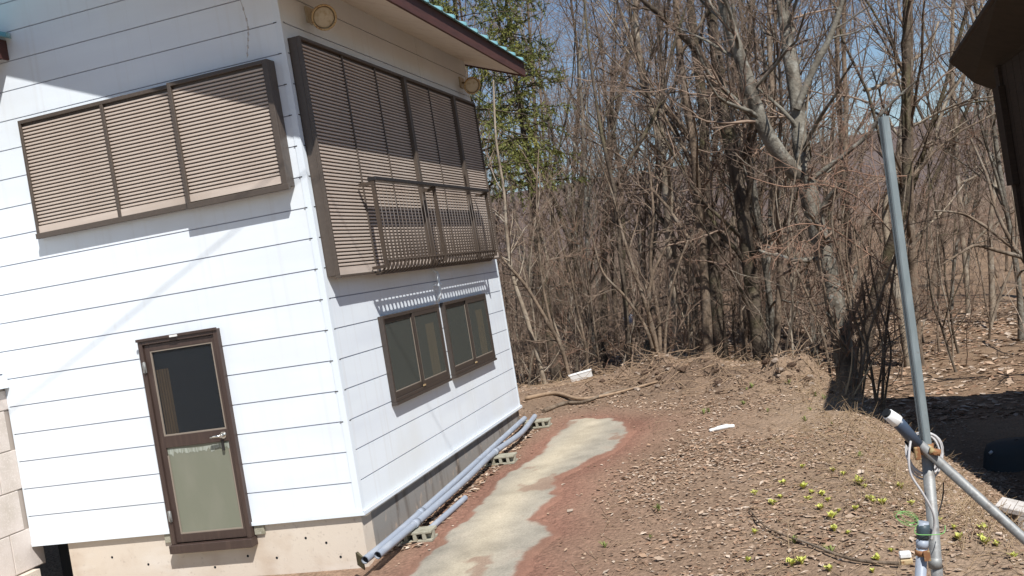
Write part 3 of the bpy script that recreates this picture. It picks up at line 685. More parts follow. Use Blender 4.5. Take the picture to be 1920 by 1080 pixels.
def hpipe(name, pts, r, m_, label, cat, group=None, coup=()):
    e = empty(name, tuple(pts[0]), label, cat, group)
    P = np.array(pts) - np.array(pts[0])
    mb = MB(); sp = smooth(P, 6); mb.tube(sp, r, 12, caps=False); mb.tube(sp, r * 0.84, 12, caps=False); mb.build('tube', m_, e)
    mb = MB(); k = len(sp) - 1
    mb.tube([sp[0] + (sp[1] - sp[0]) * 0.3, sp[0] + (sp[1] - sp[0]) * 0.32], r * 0.83, 12); mb.build('bore_shade', M['dark'], e)  # near-black plug paints the unlit inside of the pipe
    for t in coup:
        i = int(t * k); d = (sp[i + 1] - sp[i]); d /= np.linalg.norm(d)
        mb = MB(); mb.tube([sp[i], sp[i] + d * 0.10], r * 1.14, 12); mb.build('coupling', m_, e)
    return e
zp = lambda y, h=0: 0.035 * y + 0.10 + h
hpipe('long_pipe', [(0.20, -0.50, zp(-0.5, 0.045)), (0.21, 0.4, zp(0.4, 0.036)), (0.20, 3.0, zp(3.0, 0.036)), (0.185, 4.86, zp(4.8, 0.04))], 0.034, M['pvc'], 'long grey plastic pipe nearest the house foundation', 'pipe', 'long grey pipes on blocks', (0.42,))
hpipe('long_pipe', [(0.285, -0.42, zp(-0.42, 0.05)), (0.29, 0.4, zp(0.4, 0.036)), (0.30, 1.8, zp(1.8, 0.025)), (0.30, 3.0, zp(3.0, 0.036)), (0.36, 4.0, zp(4.0, 0.02)), (0.315, 4.92, zp(4.9, 0.04))], 0.034, M['pvc'], 'long grey plastic pipe on the outer side, next to the path', 'pipe', 'long grey pipes on blocks', (0.2, 0.6))
hpipe('short_pipe', [(0.36, 0.52, 0.048), (0.38, 1.0, 0.064), (0.40, 1.55, 0.083)], 0.030, M['pvc'], 'short grey pipe lying on the soil behind the near block', 'pipe')
mb = MB(); mb.prism([(0.02, -0.30, 0.03), (0.16, -0.46, 0.03), (0.16, -0.44, 0.03), (0.03, -0.27, 0.03)], (0, 0, 0.11))
tag(mb.build('wood_offcut', M['bark_dark']), 'dark board offcut propped under the pipe ends at the house corner', 'board')

# ------------------------------------------------------------------ pole with brace, camera, cables
def AP(px, py, d=4.0): return at(px, py, d)
pole = empty('steel_pole', tuple(AP(1757, 1078)), 'tall galvanised steel pole standing on the flowery bank', 'pole')
o0 = np.array(AP(1757, 1078))
top, mid, low = AP(1656, 219), AP(1737, 838), AP(1757, 1078)
dirl = (low - mid) / np.linalg.norm(low - mid)
base = low + dirl * ((low[2] - float(tz(low[0], low[1])) + 0.1) / -dirl[2])
ax = (top - mid) / np.linalg.norm(top - mid); u = np.cross(ax, [0, 1, 0]); u /= np.linalg.norm(u); w = np.cross(ax, u)
mb = MB(); prof = []
hw = 0.0175
for (a, b) in ((-1, -0.75), (-1, -0.12), (-0.86, -0.10), (-0.86, 0.10), (-1, 0.12), (-1, 0.75), (-0.75, 1), (0.75, 1), (1, 0.75), (1, 0.12), (0.86, 0.10), (0.86, -0.10), (1, -0.12), (1, -0.75), (0.75, -1), (0.14, -1), (0.12, -0.86), (-0.12, -0.86), (-0.14, -1), (-0.75, -1)):
    q = math.radians(28); aa = a * math.cos(q) - b * math.sin(q); bb = a * math.sin(q) + b * math.cos(q)
    prof.append(mid + u * aa * hw + w * bb * hw - o0)
mb.prism(prof, (top - mid)); mb.build('upper_post', M['galv'], pole)
MB().tube([mid - o0 - dirl * 0.01, base - o0], 0.0232, 14).build('lower_tube', M['galvlow'], pole)
MB().tube([AP(1752, 1044) - o0, AP(1754, 1064) - o0], 0.027, 14).build('collar', M['galvlow'], pole)
b0, b1 = AP(1741, 848, 3.97), AP(1920, 1010, 3.97)
bd = (b1 - b0) / np.linalg.norm(b1 - b0); bend = b1 + bd * 0.2
L_ = (b1[2] - float(tz(b1[0] + 1, b1[1]))) / -bd[2]; bend = b1 + bd * (L_ + 0.1)
tag(MB().tube([b0 - bd * 0.05, bend], 0.020, 14).build('brace_pipe', M['galvlow']), 'slanting galvanised brace pipe clamped to the tall pole', 'pipe')
cl = empty('pipe_clamp', tuple(AP(1738, 846)), 'rusty orange clamp joining brace pipe and tall pole', 'clamp'); oc = np.array(AP(1738, 846))
MB().tube([AP(1735, 832) - oc, AP(1737, 850) - oc], 0.031, 14).build('band', M['rust'], cl)
mb = MB(); p = AP(1720, 848, 3.96) - oc; mb.box(p[0] - 0.012, p[0] + 0.01, p[1] - 0.02, p[1] + 0.02, p[2] - 0.028, p[2] + 0.024); mb.build('flange', M['rust'], cl, 0.003)
mb = MB(); p = AP(1752, 846, 3.95) - oc; mb.tube([p + [0, -0.03, 0], p + [0, 0.02, 0]], 0.009, 6); mb.tube([p + [-0.02, -0.012, 0.006], p + [0.02, -0.012, -0.006]], 0.014, 8); mb.build('bolt', M['rust'], cl)

cm = empty('security_camera', tuple(AP(1690, 805)), 'small white and blue outdoor camera on the pole pointing left', 'camera'); oc = np.array(AP(1690, 805))
h0, h1, h2, h3 = AP(1664, 776, 3.93), AP(1682, 790, 3.94), AP(1686, 794, 3.94), AP(1724, 838, 3.98)
mb = MB(); mb.tube([h1 - oc, h2 - oc, h3 - oc], [0.021, 0.026, 0.024], 12); mb.build('body', M['navy'], cm)
mb = MB(); mb.tube([h0 - oc, h1 - oc], [0.024, 0.029], 8); mb.build('hood', M['whiteplastic'], cm, 0.002)
dv = (h0 - h1) / np.linalg.norm(h0 - h1)
mb = MB(); mb.tube([h0 - oc + dv * 0.001, h0 - oc + dv * 0.012], 0.019, 12); mb.build('lens', M['dark'], cm)
mb = MB(); mb.tube([AP(1700, 826, 3.99) - oc, AP(1716, 846, 3.99) - oc], 0.012, 8); mb.build('bracket', M['dark'], cm)
# coil of cable
mb = MB(); r = np.random.default_rng(8)
for k in range(5):
    ce = AP(1735 + r.uniform(-3, 3), 852 + r.uniform(-6, 5), 4.03 + 0.012 * k); ra_ = 0.068 + r.uniform(-0.008, 0.012); rb_ = 0.085 + r.uniform(-0.01, 0.012)
    mb.tube([ce + np.array(RM[0]) * ra_ * math.cos(t) + np.array(RM[1]) * rb_ * math.sin(t) + np.array(RM[2]) * 0.012 * math.sin(2 * t + k) for t in np.linspace(0, 2 * math.pi, 26)], 0.0042, 6, caps=False)
cb = mb.build('cable_coil', M['cable']); tag(cb, 'coil of light grey cable hung on the tall pole', 'cable')
tail = MB().tube(smooth([AP(1708, 822, 3.95), AP(1704, 858, 3.93), AP(1708, 890, 3.93), AP(1730, 925, 3.93), AP(1748, 958, 3.94), AP(1752, 985, 3.96), AP(1746, 1012, 3.97)]), 0.0052, 6).build('cable_tail', M['cable'], cb)
tag(MB().tube(smooth([AP(1769, 905, 4.02), AP(1767, 935, 4.03), AP(1758, 968, 4.02)]), 0.003, 5).build('black_wire', M['black']), 'thin black wire hanging right of the tall pole', 'wire')
# plastic post beside it, with tape, clamp and green wire
pv = empty('plastic_post', tuple(AP(1726, 1078, 3.9)), 'short grey plastic post with blue tape beside the tall pole', 'post'); oc = np.array(AP(1726, 1078, 3.9))
pb = AP(1726, 1078, 3.9); pt = AP(1731, 978, 3.9); dd = (pb - pt) / np.linalg.norm(pb - pt); pe = pb + dd * ((pb[2] - float(tz(pb[0], pb[1])) + 0.05) / -dd[2])
MB().tube([pt - oc, pe - oc], 0.0215, 14).build('tube', M['pvc'], pv)
MB().tube([AP(1732, 982, 3.9) - oc, AP(1731, 992, 3.9) - oc, AP(1730, 1000, 3.9) - oc, AP(1730, 1010, 3.9) - oc], [0.022, 0.026, 0.0235, 0.0242], 12).build('tape', M['blue'], pv)
MB().tube([AP(1729, 1013, 3.9) - oc, AP(1729, 1027, 3.9) - oc], 0.0238, 12).build('sleeve', M['pvc'], pv)
mb = MB(); mb.tube([AP(1728, 1031, 3.9) - oc, AP(1728, 1041, 3.9) - oc], 0.0255, 12); q = AP(1738, 1042, 3.87) - oc; mb.box(q[0] - 0.012, q[0] + 0.012, q[1] - 0.012, q[1] + 0.012, q[2] - 0.018, q[2] + 0.018); mb.build('clamp', M['rust'], pv)
bx = empty('junction_box', tuple(AP(1699, 1040, 3.88)), 'small weathered white box strapped to the plastic post', 'box')
MB().box(-0.026, 0.018, -0.018, 0.018, -0.010, 0.012).build('lid', M['whiteplastic'], bx, 0.004)
MB().box(-0.026, 0.020, -0.018, 0.018, -0.036, -0.0145).build('case', M['lamprust'], bx, 0.003)
mb = MB(); r = np.random.default_rng(3)
for k in range(4):
    cx_, cy_ = 1702 + r.uniform(-6, 6), 972 + r.uniform(-4, 5); a_, b_ = r.uniform(12, 24), r.uniform(7, 12)
    mb.tube([AP(cx_ + a_ * math.cos(t), cy_ + b_ * math.sin(t) + 0.3 * a_ * math.cos(t), 3.88 + 0.02 * math.sin(t + k)) for t in np.linspace(0, 2 * math.pi, 16)], 0.0012, 4, caps=False)
mb.tube(smooth([AP(1718, 985, 3.88), AP(1716, 1000, 3.87), AP(1736, 1003, 3.87), AP(1768, 1000, 3.9), AP(1772, 985, 3.92)]), 0.0018, 4)
tag(mb.build('green_wire', M['green']), 'tangle of bright green wire around the plastic post', 'wire')
# concrete piece and tub on the slope at the right edge
P = ground_at(1893, 985)
mb = MB(); L_, D_, H_, t_ = 0.40, 0.20, 0.20, 0.045
mb.box(0, L_, 0, D_, 0, t_); mb.box(0, L_, 0, D_, H_ - t_, H_); mb.box(0, L_, D_ - 0.05, D_ - 0.001, t_, H_ - t_)
for a in (0.0, 0.17, 0.35): mb.box(a + 0.001, a + 0.049, 0.001, D_ - 0.0505, t_, H_ - t_)
o = mb.build('concrete_block', mat('pale_concrete', (0.50, 0.46, 0.42), 0.95, 0.1, noise=[(14, (0.38, 0.34, 0.30), 0.45, 0.7), (80, (0.56, 0.53, 0.49), 0.5, 0.75)], bump=(120, 0.4, 0.004)), None, 0.006, (P[0] - 0.12, P[1] + 0.02, P[2] - 0.02)); o.rotation_euler = (0.06, 0.22, -0.45); tag(o, 'pale concrete block on the slope behind the brace pipe', 'block')
P = at(1912, 868, 12.6); zt_ = float(tz(P[0], P[1]))
mb = MB(); n = 18; Vv = []
for h_, r1 in ((0.0, 0.34), (0.20, 0.31), (0.29, 0.28), (0.32, 0.22), (0.33, 0.02)):
    for j in range(n): Vv.append((r1 * 1.3 * math.cos(2 * math.pi * j / n), r1 * math.sin(2 * math.pi * j / n), h_))
mb.add(Vv, [(i * n + j, i * n + (j + 1) % n, (i + 1) * n + (j + 1) % n, (i + 1) * n + j) for i in range(4) for j in range(n)], True)
tub = mb.build('upturned_tub', M['tubgrey'], None, 0, (P[0], P[1], zt_ - 0.02)); tag(tub, 'grey upturned tub in the dark shade below the bank', 'tub')
MB().tube([(-0.36, -0.15, 0.22), (-0.32, -0.15, 0.25)], 0.02, 8).build('handle', M['whiteplastic'], tub)

# small things lying about the yard
P = ground_at(1355, 806); mb = MB(); mb.tube(smooth([(-0.15, -0.02, 0.01), (-0.05, 0.0, 0.022), (0.05, 0.015, 0.03), (0.13, 0.05, 0.02)], 4), [0.022] * 4 + [0.03] * 5 + [0.024] * 4, 6)
o = mb.build('white_offcut', M['whiteplastic'], None, 0, (P[0], P[1], P[2])); tag(o, 'white stick-like offcut lying on the leaf litter', 'offcut')
P = ground_at(1095, 712); mb = MB(); mb.box(-0.22, 0.16, -0.03, 0.03, 0.02, 0.13); mb.box(-0.24, 0.17, -0.034, 0.034, 0.1305, 0.15)
o = mb.build('white_board', M['whiteplastic'], None, 0.004, (P[0], P[1], P[2])); o.rotation_euler = (0.2, -0.12, 0.25); tag(o, 'white angular plastic piece on the back rim of the yard', 'offcut')
P = at(1177, 600, 26); mb = MB()
mb.prism([(-0.13, 0, -0.13), (0.12, 0.02, -0.11), (0.15, 0.0, 0.10), (0.02, 0.03, 0.16), (-0.12, 0, 0.09)], (0.03, 0.1, 0)); o = mb.build('hanging_bag', mat('bag', (0.55, 0.6, 0.72), 0.6, 0.3, noise=(14, (0.2, 0.28, 0.5), 0.5, 0.6)), None, 0.02, tuple(P)); tag(o, 'small white and blue bag hung among the tree trunks', 'bag')

# ------------------------------------------------------------------ stones, cuttings and litter
def stone_mesh(seed):
    bm = bmesh.new(); bmesh.ops.create_icosphere(bm, subdivisions=1, radius=1.0); r = random.Random(seed)
    for v in bm.verts: v.co *= r.uniform(0.72, 1.15); v.co.z *= 0.62
    me = bpy.data.meshes.new('stone'); bm.to_mesh(me); bm.free(); me.materials.append(M['stone']); return me
stones = [stone_mesh(i) for i in range(5)]; clods = [stone_mesh(i) for i in range(5, 10)]
for me_ in clods: me_.materials.clear(); me_.materials.append(M['clod'])
r = random.Random(21)
for k in range(100):
    t = r.uniform(-0.05, 1.0); x = 1.3 + t * 2.7 + r.gauss(0, 0.25); y = 7.45 - t * 1.7 + r.gauss(0, 0.38) - 0.25
    dk = k % 5 > 1
    o = link('clod' if dk else 'stone', r.choice(clods if dk else stones), None, (x, y, float(tz(x, y)) + 0.008)); s = abs(r.gauss(0.03 if dk else 0.022, 0.022 if dk else 0.016)) + 0.016
    o.scale = (s, s * r.uniform(0.7, 1.2), s); o.rotation_euler = (r.uniform(-.3, .3), r.uniform(-.3, .3), r.uniform(0, 6))
    if dk: tag(o, 'dark brown clod of earth on the soil heap at the back', 'clod', 'clods on the soil heap')
    else: tag(o, 'small pale stone on the dark soil heap at the back', 'stone', 'stones on the soil heap')

# ---- tubes in bulk
def tubes(P, R, m):
    N_, K, _ = P.shape
    T = np.gradient(P, axis=1); T /= np.linalg.norm(T, axis=2, keepdims=True) + 1e-9
    mean = P[:, -1] - P[:, 0]; mean /= np.linalg.norm(mean, axis=1, keepdims=True) + 1e-9
    ref = np.where(np.abs(mean[:, 2:3]) < 0.75, np.array([[0, 0, 1.0]]), np.array([[1.0, 0, 0]]))[:, None, :]
    U = np.cross(T, np.broadcast_to(ref, T.shape)); U /= np.linalg.norm(U, axis=2, keepdims=True) + 1e-9
    W_ = np.cross(T, U); a = np.arange(m) * 2 * np.pi / m
    V_ = P[:, :, None, :] + R[:, :, None, None] * (np.cos(a)[None, None, :, None] * U[:, :, None, :] + np.sin(a)[None, None, :, None] * W_[:, :, None, :])
    base_ = (np.arange(N_) * K * m)[:, None, None] + (np.arange(K - 1) * m)[None, :, None]
    j = np.arange(m)[None, None, :]; jn = (np.arange(m)[None, None, :] + 1) % m
    Qd = np.stack([base_ + j, base_ + jn, base_ + m + jn, base_ + m + j], -1).reshape(-1, 4)
    return V_.reshape(-1, 3), Qd
def merge(lst):
    Vs, Qs, n_ = [], [], 0
    for v, q in lst:
        Vs.append(v); Qs.append(q + n_); n_ += len(v)
    return np.concatenate(Vs), np.concatenate(Qs)
def walk(P0, D, L, K, wig, trop, g):
    pts = [P0]; d = D.copy(); st = (L / (K - 1))[:, None]
    for k in range(K - 1):
        d = d + g.normal(0, wig, d.shape) + np.asarray(trop); d /= np.linalg.norm(d, axis=1, keepdims=True)
        pts.append(pts[-1] + d * st)
    return np.stack(pts, 1)
def spawn(P, R, n, t0, t1, ang, lr, rr, K, wig, trop, g, Labs=None, rmin=0.003, tip=0.35):
    N_, Kp, _ = P.shape; idx = np.repeat(np.arange(N_), n); t = g.uniform(t0, t1, len(idx)); s = t * (Kp - 1); i = np.minimum(s.astype(int), Kp - 2); f_ = (s - i)[:, None]
    A = P[idx, i]; B = P[idx, i + 1]; P0 = A * (1 - f_) + B * f_; T = B - A; T /= np.linalg.norm(T, axis=1, keepdims=True) + 1e-9
    r0 = (R[idx, i] * (1 - f_[:, 0]) + R[idx, i + 1] * f_[:, 0])
    rv = g.normal(0, 1, T.shape); rv -= T * (rv * T).sum(1, keepdims=True); rv /= np.linalg.norm(rv, axis=1, keepdims=True) + 1e-9
    a = np.radians(g.uniform(ang[0], ang[1], len(idx)))[:, None]; D = np.cos(a) * T + np.sin(a) * rv
    Lp = np.linalg.norm(np.diff(P, axis=1), axis=2).sum(1)[idx] if Labs is None else Labs
    L = Lp * g.uniform(lr[0], lr[1], len(idx)) * (1.1 - 0.55 * t)
    Pc = walk(P0, D, L, K, wig, trop, g)
    rb_ = np.maximum(r0 * g.uniform(rr[0], rr[1], len(idx)), rmin)
    Rc = rb_[:, None] * np.linspace(1, tip, K)[None, :]
    return Pc, np.maximum(Rc, rmin * 0.7)

def tree_parts(skel, g, n1=14, n2=6, n3=4, n4=2, l1=(0.22, 0.42), up=0.045, t0=0.2, m0=10, r_min=0.0034, wig=0.17, ang1=(22, 62)):
    """skel: list of (points, radii). -> trunk (v,q), crown (v,q)"""
    tr, cr = [], []; allp = []
    for pts, rad in skel:
        P = smooth(pts, 5)[None]; K = P.shape[1]; Rr = np.interp(np.linspace(0, 1, K), np.linspace(0, 1, len(rad)), rad)[None]
        Rr = Rr * (1 + g.normal(0, 0.035, Rr.shape)); tr.append(tubes(P, Rr, m0)); allp.append((P, Rr))
    for P, Rr in allp:
        Ltot = np.linalg.norm(np.diff(P, axis=1), axis=2).sum()
        k1 = max(2, int(n1 * min(1.0, Ltot / 8.0)))
        P1, R1 = spawn(P, Rr, k1, t0, 1.0, ang1, l1, (0.30, 0.55), 7, wig, (0, 0, up), g, rmin=r_min * 2)
        tr.append(tubes(P1, R1, 5))
        P2, R2 = spawn(P1, R1, n2, 0.15, 1.0, (20, 55), (0.35, 0.65), (0.4, 0.7), 6, wig * 1.1, (0, 0, up), g, rmin=r_min * 1.4); cr.append(tubes(P2, R2, 4))
        P3, R3 = spawn(P2, R2, n3, 0.15, 1.0, (25, 70), (0.4, 0.75), (0.5, 0.75), 5, wig * 1.2, (0, 0, up), g, rmin=r_min); cr.append(tubes(P3, R3, 3))
        if n4:
            P4, R4 = spawn(P3, R3, n4, 0.2, 1.0, (25, 75), (0.45, 0.8), (0.6, 0.85), 4, wig * 1.3, (0, 0, up), g, rmin=r_min * 0.8); cr.append(tubes(P4, R4, 3))
    return merge(tr), merge(cr)

def make_tree(name, label, skel, g, bark, twig, group=None, cat='tree', **kw):
    b = np.array(skel[0][0][0], float)
    sk = [([np.array(p, float) - b for p in pts], rad) for pts, rad in skel]
    (tv, tq), (cv, cq) = tree_parts(sk, g, **kw)
    e = empty(name, tuple(b), label, cat, group)
    link('trunk', np_mesh('trunk', tv, tq, M[bark], True), e); link('crown', np_mesh('crown', cv, cq, M[twig], True), e)
    return e
def SK(pts, d, dr=None):
    """pixel polyline at depth(s) -> world points and radii; pts are (px, py, radius in pixels)"""
    n_ = len(pts); ds = np.linspace(d, dr if dr else d, n_)
    return [at(p[0], p[1], ds[i]) for i, p in enumerate(pts)], [RS * p[2] * ds[i] / FPX for i, p in enumerate(pts)]
RS = 0.56
g = np.random.default_rng(77)
def root(pts, depth, r):
    """adds the foot of a trunk, down to the soil"""
    a = at(pts[0][0], pts[0][1], depth); return a
def grounded(sk):
    P, R_ = sk; a = P[0]; z = float(tz(a[0], a[1])) - 0.1
    if a[2] > z + 0.05:
        dx = (P[0] - P[1]) / max(1e-6, (P[1][2] - P[0][2])); P = [np.array([a[0] + np.clip(dx[0], -.3, .3) * (a[2] - z), a[1] + np.clip(dx[1], -.3, .3) * (a[2] - z), z])] + P; R_ = [R_[0] * 1.15] + R_
    return P, R_

# the big forked tree right of centre
make_tree('bare_tree', 'big forked grey tree, largest trunk, right of centre behind the bank', [
    grounded(SK([(1588, 700, 36), (1575, 620, 33), (1556, 520, 31), (1530, 420, 31), (1510, 335, 32)], 17)),
    SK([(1512, 345, 28), (1470, 300, 26), (1430, 235, 24), (1402, 150, 22), (1375, 70, 20), (1352, -10, 18), (1320, -140, 13), (1290, -300, 7)], 17, 16.4),
    SK([(1512, 350, 26), (1500, 270, 25), (1494, 190, 24), (1478, 90, 22), (1466, 0, 19), (1450, -130, 13), (1455, -300, 7)], 17, 17.5),
    SK([(1494, 205, 13), (1525, 130, 11), (1556, 70, 10), (1580, 0, 9), (1600, -90, 6), (1615, -200, 3)], 17, 16.5),
    SK([(1518, 340, 10), (1570, 300, 8), (1625, 255, 7), (1660, 205, 5), (1720, 150, 3)], 17, 16)],
    g, 'bark_lichen', 'twig', n1=13, t0=0.12, m0=12)
make_tree('bare_tree', 'dark mossy tree leaning left with a long arching limb, left of the forked tree', [
    grounded(SK([(1425, 650, 27), (1412, 560, 25), (1400, 460, 23), (1385, 350, 22), (1360, 230, 21), (1345, 120, 20), (1330, 0, 18), (1310, -150, 12), (1300, -300, 6)], 20)),
    SK([(1352, 185, 14), (1318, 110, 13), (1275, 62, 11), (1240, 30, 10), (1205, 0, 8), (1150, -60, 5)], 20, 19)],
    g, 'bark_dark', 'twig', n1=15, t0=0.15, m0=11)
make_tree('bare_tree', 'thick dark trunk standing behind the soil heap, left of the mossy tree', [
    grounded(SK([(1352, 655, 24), (1342, 560, 22), (1336, 450, 20), (1322, 330, 18), (1318, 200, 17), (1300, 60, 15), (1290, -60, 12), (1285, -250, 6)], 23)),
    SK([(1338, 480, 13), (1380, 400, 11), (1395, 290, 10), (1398, 150, 9), (1410, 0, 7), (1420, -120, 4)], 23, 24)],
    g, 'bark_dark', 'twig_grey', n1=14, t0=0.2)
make_tree('bare_tree', 'pale wavy trunk rising from the wood in the centre of the photo', [
    grounded(SK([(1272, 650, 15), (1262, 560, 14), (1256, 470, 13), (1250, 390, 12), (1244, 310, 12), (1228, 230, 11), (1206, 160, 10), (1196, 80, 9), (1190, 0, 8), (1186, -160, 4)], 24)),
    SK([(1243, 300, 8), (1240, 200, 8), (1238, 100, 7), (1234, 0, 6), (1230, -130, 3)], 24, 25)],
    g, 'bark_pale', 'twig_grey', n1=12, t0=0.25)
make_tree('bare_tree', 'thin dark forked tree with V-shaped limbs in the centre', [
    grounded(SK([(1180, 690, 9), (1172, 560, 8), (1158, 430, 8), (1152, 350, 8)], 19)),
    SK([(1152, 355, 7), (1180, 300, 7), (1215, 240, 6), (1245, 170, 5), (1262, 90, 5), (1290, 0, 3), (1310, -80, 2)], 19, 18.5),
    SK([(1152, 355, 7), (1130, 260, 6), (1112, 150, 5), (1100, 50, 4), (1090, -80, 3)], 19, 19.5)],
    g, 'bark_dark', 'twig', n1=14, t0=0.15, m0=7)
make_tree('shrub_clump', 'clump of bare stems fanning out behind the rim of the yard, centre', [
    grounded(SK([(1236, 690, 9), (1225, 620, 8), (1200, 540, 7), (1170, 450, 6), (1150, 370, 4), (1120, 290, 2)], 17.5)),
    grounded(SK([(1238, 690, 8), (1235, 600, 7), (1220, 500, 6), (1225, 400, 5), (1215, 300, 3)], 17.5)),
    grounded(SK([(1240, 690, 8), (1228, 640, 8), (1215, 590, 7), (1222, 520, 6), (1240, 480, 5), (1262, 430, 3)], 17.5)),
    grounded(SK([(1232, 690, 6), (1213, 620, 6), (1175, 560, 5), (1130, 510, 4), (1110, 440, 2)], 17.5)),
    grounded(SK([(1246, 690, 6), (1250, 600, 5), (1265, 520, 4), (1290, 450, 3)], 17.5))],
    g, 'bark', 'twig', n1=11, n2=5, n3=4, n4=0, t0=0.15, m0=6, cat='shrub')
make_tree('bare_tree', 'slim leaning trunk right beside the far corner of the house', [
    grounded(SK([(1020, 712, 8), (1000, 640, 8), (982, 580, 8), (962, 520, 7), (950, 440, 6), (945, 360, 5), (930, 260, 4), (925, 150, 3)], 18.5))],
    g, 'bark_pale', 'twig', n1=12, n4=2, t0=0.3, m0=7)
make_tree('bare_tree', 'slim curved trunk, second from the house corner', [
    grounded(SK([(1068, 708, 7), (1052, 650, 7), (1030, 610, 7), (1010, 575, 6), (985, 535, 6), (960, 505, 5), (930, 470, 3)], 18)),
    SK([(1040, 630, 5), (1022, 560, 5), (1012, 480, 4), (1006, 380, 3), (1010, 280, 2)], 18, 18.4)],
    g, 'bark', 'twig', n1=12, n4=2, t0=0.2, m0=7)
make_tree('bare_tree', 'slender pale tree standing alone on the sunlit floor at the right', [
    grounded(SK([(1816, 608, 9), (1812, 520, 8), (1803, 430, 8), (1796, 340, 8), (1792, 250, 7), (1786, 160, 7), (1786, 60, 6), (1788, -60, 4), (1790, -160, 2)], 29)),
    SK([(1797, 345, 5), (1830, 330, 4), (1862, 300, 3), (1890, 280, 2)], 29, 28.5),
    SK([(1810, 480, 5), (1840, 440, 4), (1880, 410, 3), (1905, 395, 2)], 29, 28)],
    g, 'bark_pale', 'twig_grey', n1=10, n4=2, t0=0.25, m0=8)
make_tree('bare_tree', 'leaning pale limbs reaching in from the right edge below the shed', [
    grounded(SK([(1990, 620, 11), (1950, 540, 10), (1915, 480, 8), (1880, 450, 6), (1840, 420, 5), (1800, 400, 4), (1750, 395, 2)], 18)),
    SK([(1915, 482, 8), (1870, 470, 7), (1830, 460, 6), (1800, 475, 4), (1760, 500, 2)], 18, 17.5),
    SK([(1905, 470, 7), (1870, 400, 6), (1850, 330, 5), (1820, 260, 3)], 18, 18.5)],
    g, 'bark', 'twig', n1=10, n4=2, t0=0.15, m0=8)
make_tree('bare_tree', 'tree with pale upturned limbs behind the top of the steel pole', [
    grounded(SK([(1690, 600, 14), (1672, 500, 13), (1660, 400, 12), (1680, 330, 12), (1690, 250, 11), (1700, 150, 9), (1705, 40, 7), (1700, -80, 5)], 22)),
    SK([(1676, 370, 8), (1712, 330, 8), (1742, 290, 7), (1770, 200, 6), (1800, 150, 4), (1830, 100, 2)], 22, 21.5),
    SK([(1620, 170, 5), (1650, 160, 6), (1700, 120, 6), (1740, 90, 5), (1760, 40, 3)], 21.5, 22)],
    g, 'bark_pale', 'twig_grey', n1=13, t0=0.2, m0=8)
for k, (x0, x1_, x2, lab) in enumerate(((1612, 1640, 1700, 'dark twisted shrub stem at the bank edge, closest to the steel pole'), (1640, 1600, 1560, 'dark shrub stem at the bank edge leaning to the left'),
                                        (1600, 1622, 1600, 'dark upright shrub stem at the foot of the big forked tree'), (1560, 1530, 1450, 'dark shrub arching left over the soil heap'), (1655, 1665, 1690, 'thin dark sapling at the bank edge just left of the steel pole'))):
    make_tree('bare_shrub', lab, [grounded(SK([(x0, 735, 6), ((x0 * 2 + x1_) / 3, 660, 5), (x1_, 590, 5), ((x1_ + x2) / 2, 500, 4), (x2, 420, 3), (x2 + 10, 330, 2)], 15.3 + 0.3 * k)),
                                  grounded(SK([(x0 + 6, 735, 4), (x0 + 15, 650, 4), (x0 - 10, 560, 4), (x0 - 25, 470, 3), (x0 - 20, 400, 2)], 15.3 + 0.3 * k))],
              g, 'bark', 'twig', cat='shrub', n1=7, n2=4, n3=3, n4=0, t0=0.2, m0=6)
make_tree('vine_tangle', 'reddish brown tangle of hanging twigs in front of the forked tree', [
    (SK([(1700, 470, 2), (1640, 400, 2), (1590, 360, 2), (1530, 345, 2), (1470, 350, 2), (1400, 330, 1)], 16, 15.6)),
    (SK([(1690, 520, 2), (1620, 470, 2), (1560, 430, 2), (1500, 420, 2), (1440, 440, 1)], 16, 15.7)),
    (SK([(1700, 330, 2), (1640, 330, 2), (1580, 320, 2), (1540, 350, 1)], 16, 15.8)),
    (SK([(1690, 600, 2), (1640, 560, 2), (1590, 545, 2), (1540, 520, 1)], 16, 15.8))],
    g, 'twig_red', 'twig_red', cat='vine', n1=20, n2=6, n3=4, n4=1, t0=0.0, m0=5, up=-0.09, wig=0.22, l1=(0.35, 0.7), ang1=(30, 100))

# ---- the rest of the wood: copies of a few trees, each its own object
def proto(seed, h, r0, bark, twig, n1=15, **kw):
    g2 = np.random.default_rng(seed); K = 9; P = [np.zeros(3)]; d = np.array([g2.normal(0, .05), g2.normal(0, .05), 1.0])
    for k in range(K):
        d = d + g2.normal(0, 0.10, 3) * [1, 1, 0.3]; d = d + np.array([0, 0, 0.06]); d /= np.linalg.norm(d); P.append(P[-1] + d * h / K)
    rad = list(0.55 * r0 * np.linspace(1, 0.0, K + 1) ** 0.75 + 0.012); rad[0] *= 1.25
    sk = [(P, rad)]
    if g2.random() < 0.6:
        i = int(g2.integers(2, 5)); Q_ = [P[i]]; d = np.array([g2.normal(0, .5), g2.normal(0, .5), 1.0])
        for k in range(5):
            d = d + np.array([g2.normal(0, .12), g2.normal(0, .12), 0.25]); d /= np.linalg.norm(d); Q_.append(Q_[-1] + d * h * 0.11)
        sk.append((Q_, list(rad[i] * np.linspace(0.7, 0.15, 6))))
    (tv, tq), (cv, cq) = tree_parts(sk, g2, n1=n1, **kw)
    return np_mesh('trunk', tv, tq, M[bark], True), np_mesh('crown', cv, cq, M[twig], True)
protos = [proto(1, 13, 0.15, 'bark', 'twig', t0=0.12), proto(2, 12, 0.11, 'bark_dark', 'twig', t0=0.1), proto(3, 14, 0.17, 'bark_dark', 'twig_grey', t0=0.18), proto(4, 11, 0.09, 'bark', 'twig_grey', t0=0.1),
          proto(5, 13, 0.13, 'bark_pale', 'twig_grey', t0=0.2), proto(6, 10, 0.07, 'bark', 'twig', t0=0.08), proto(7, 12, 0.10, 'bark_lichen', 'twig', t0=0.12)]
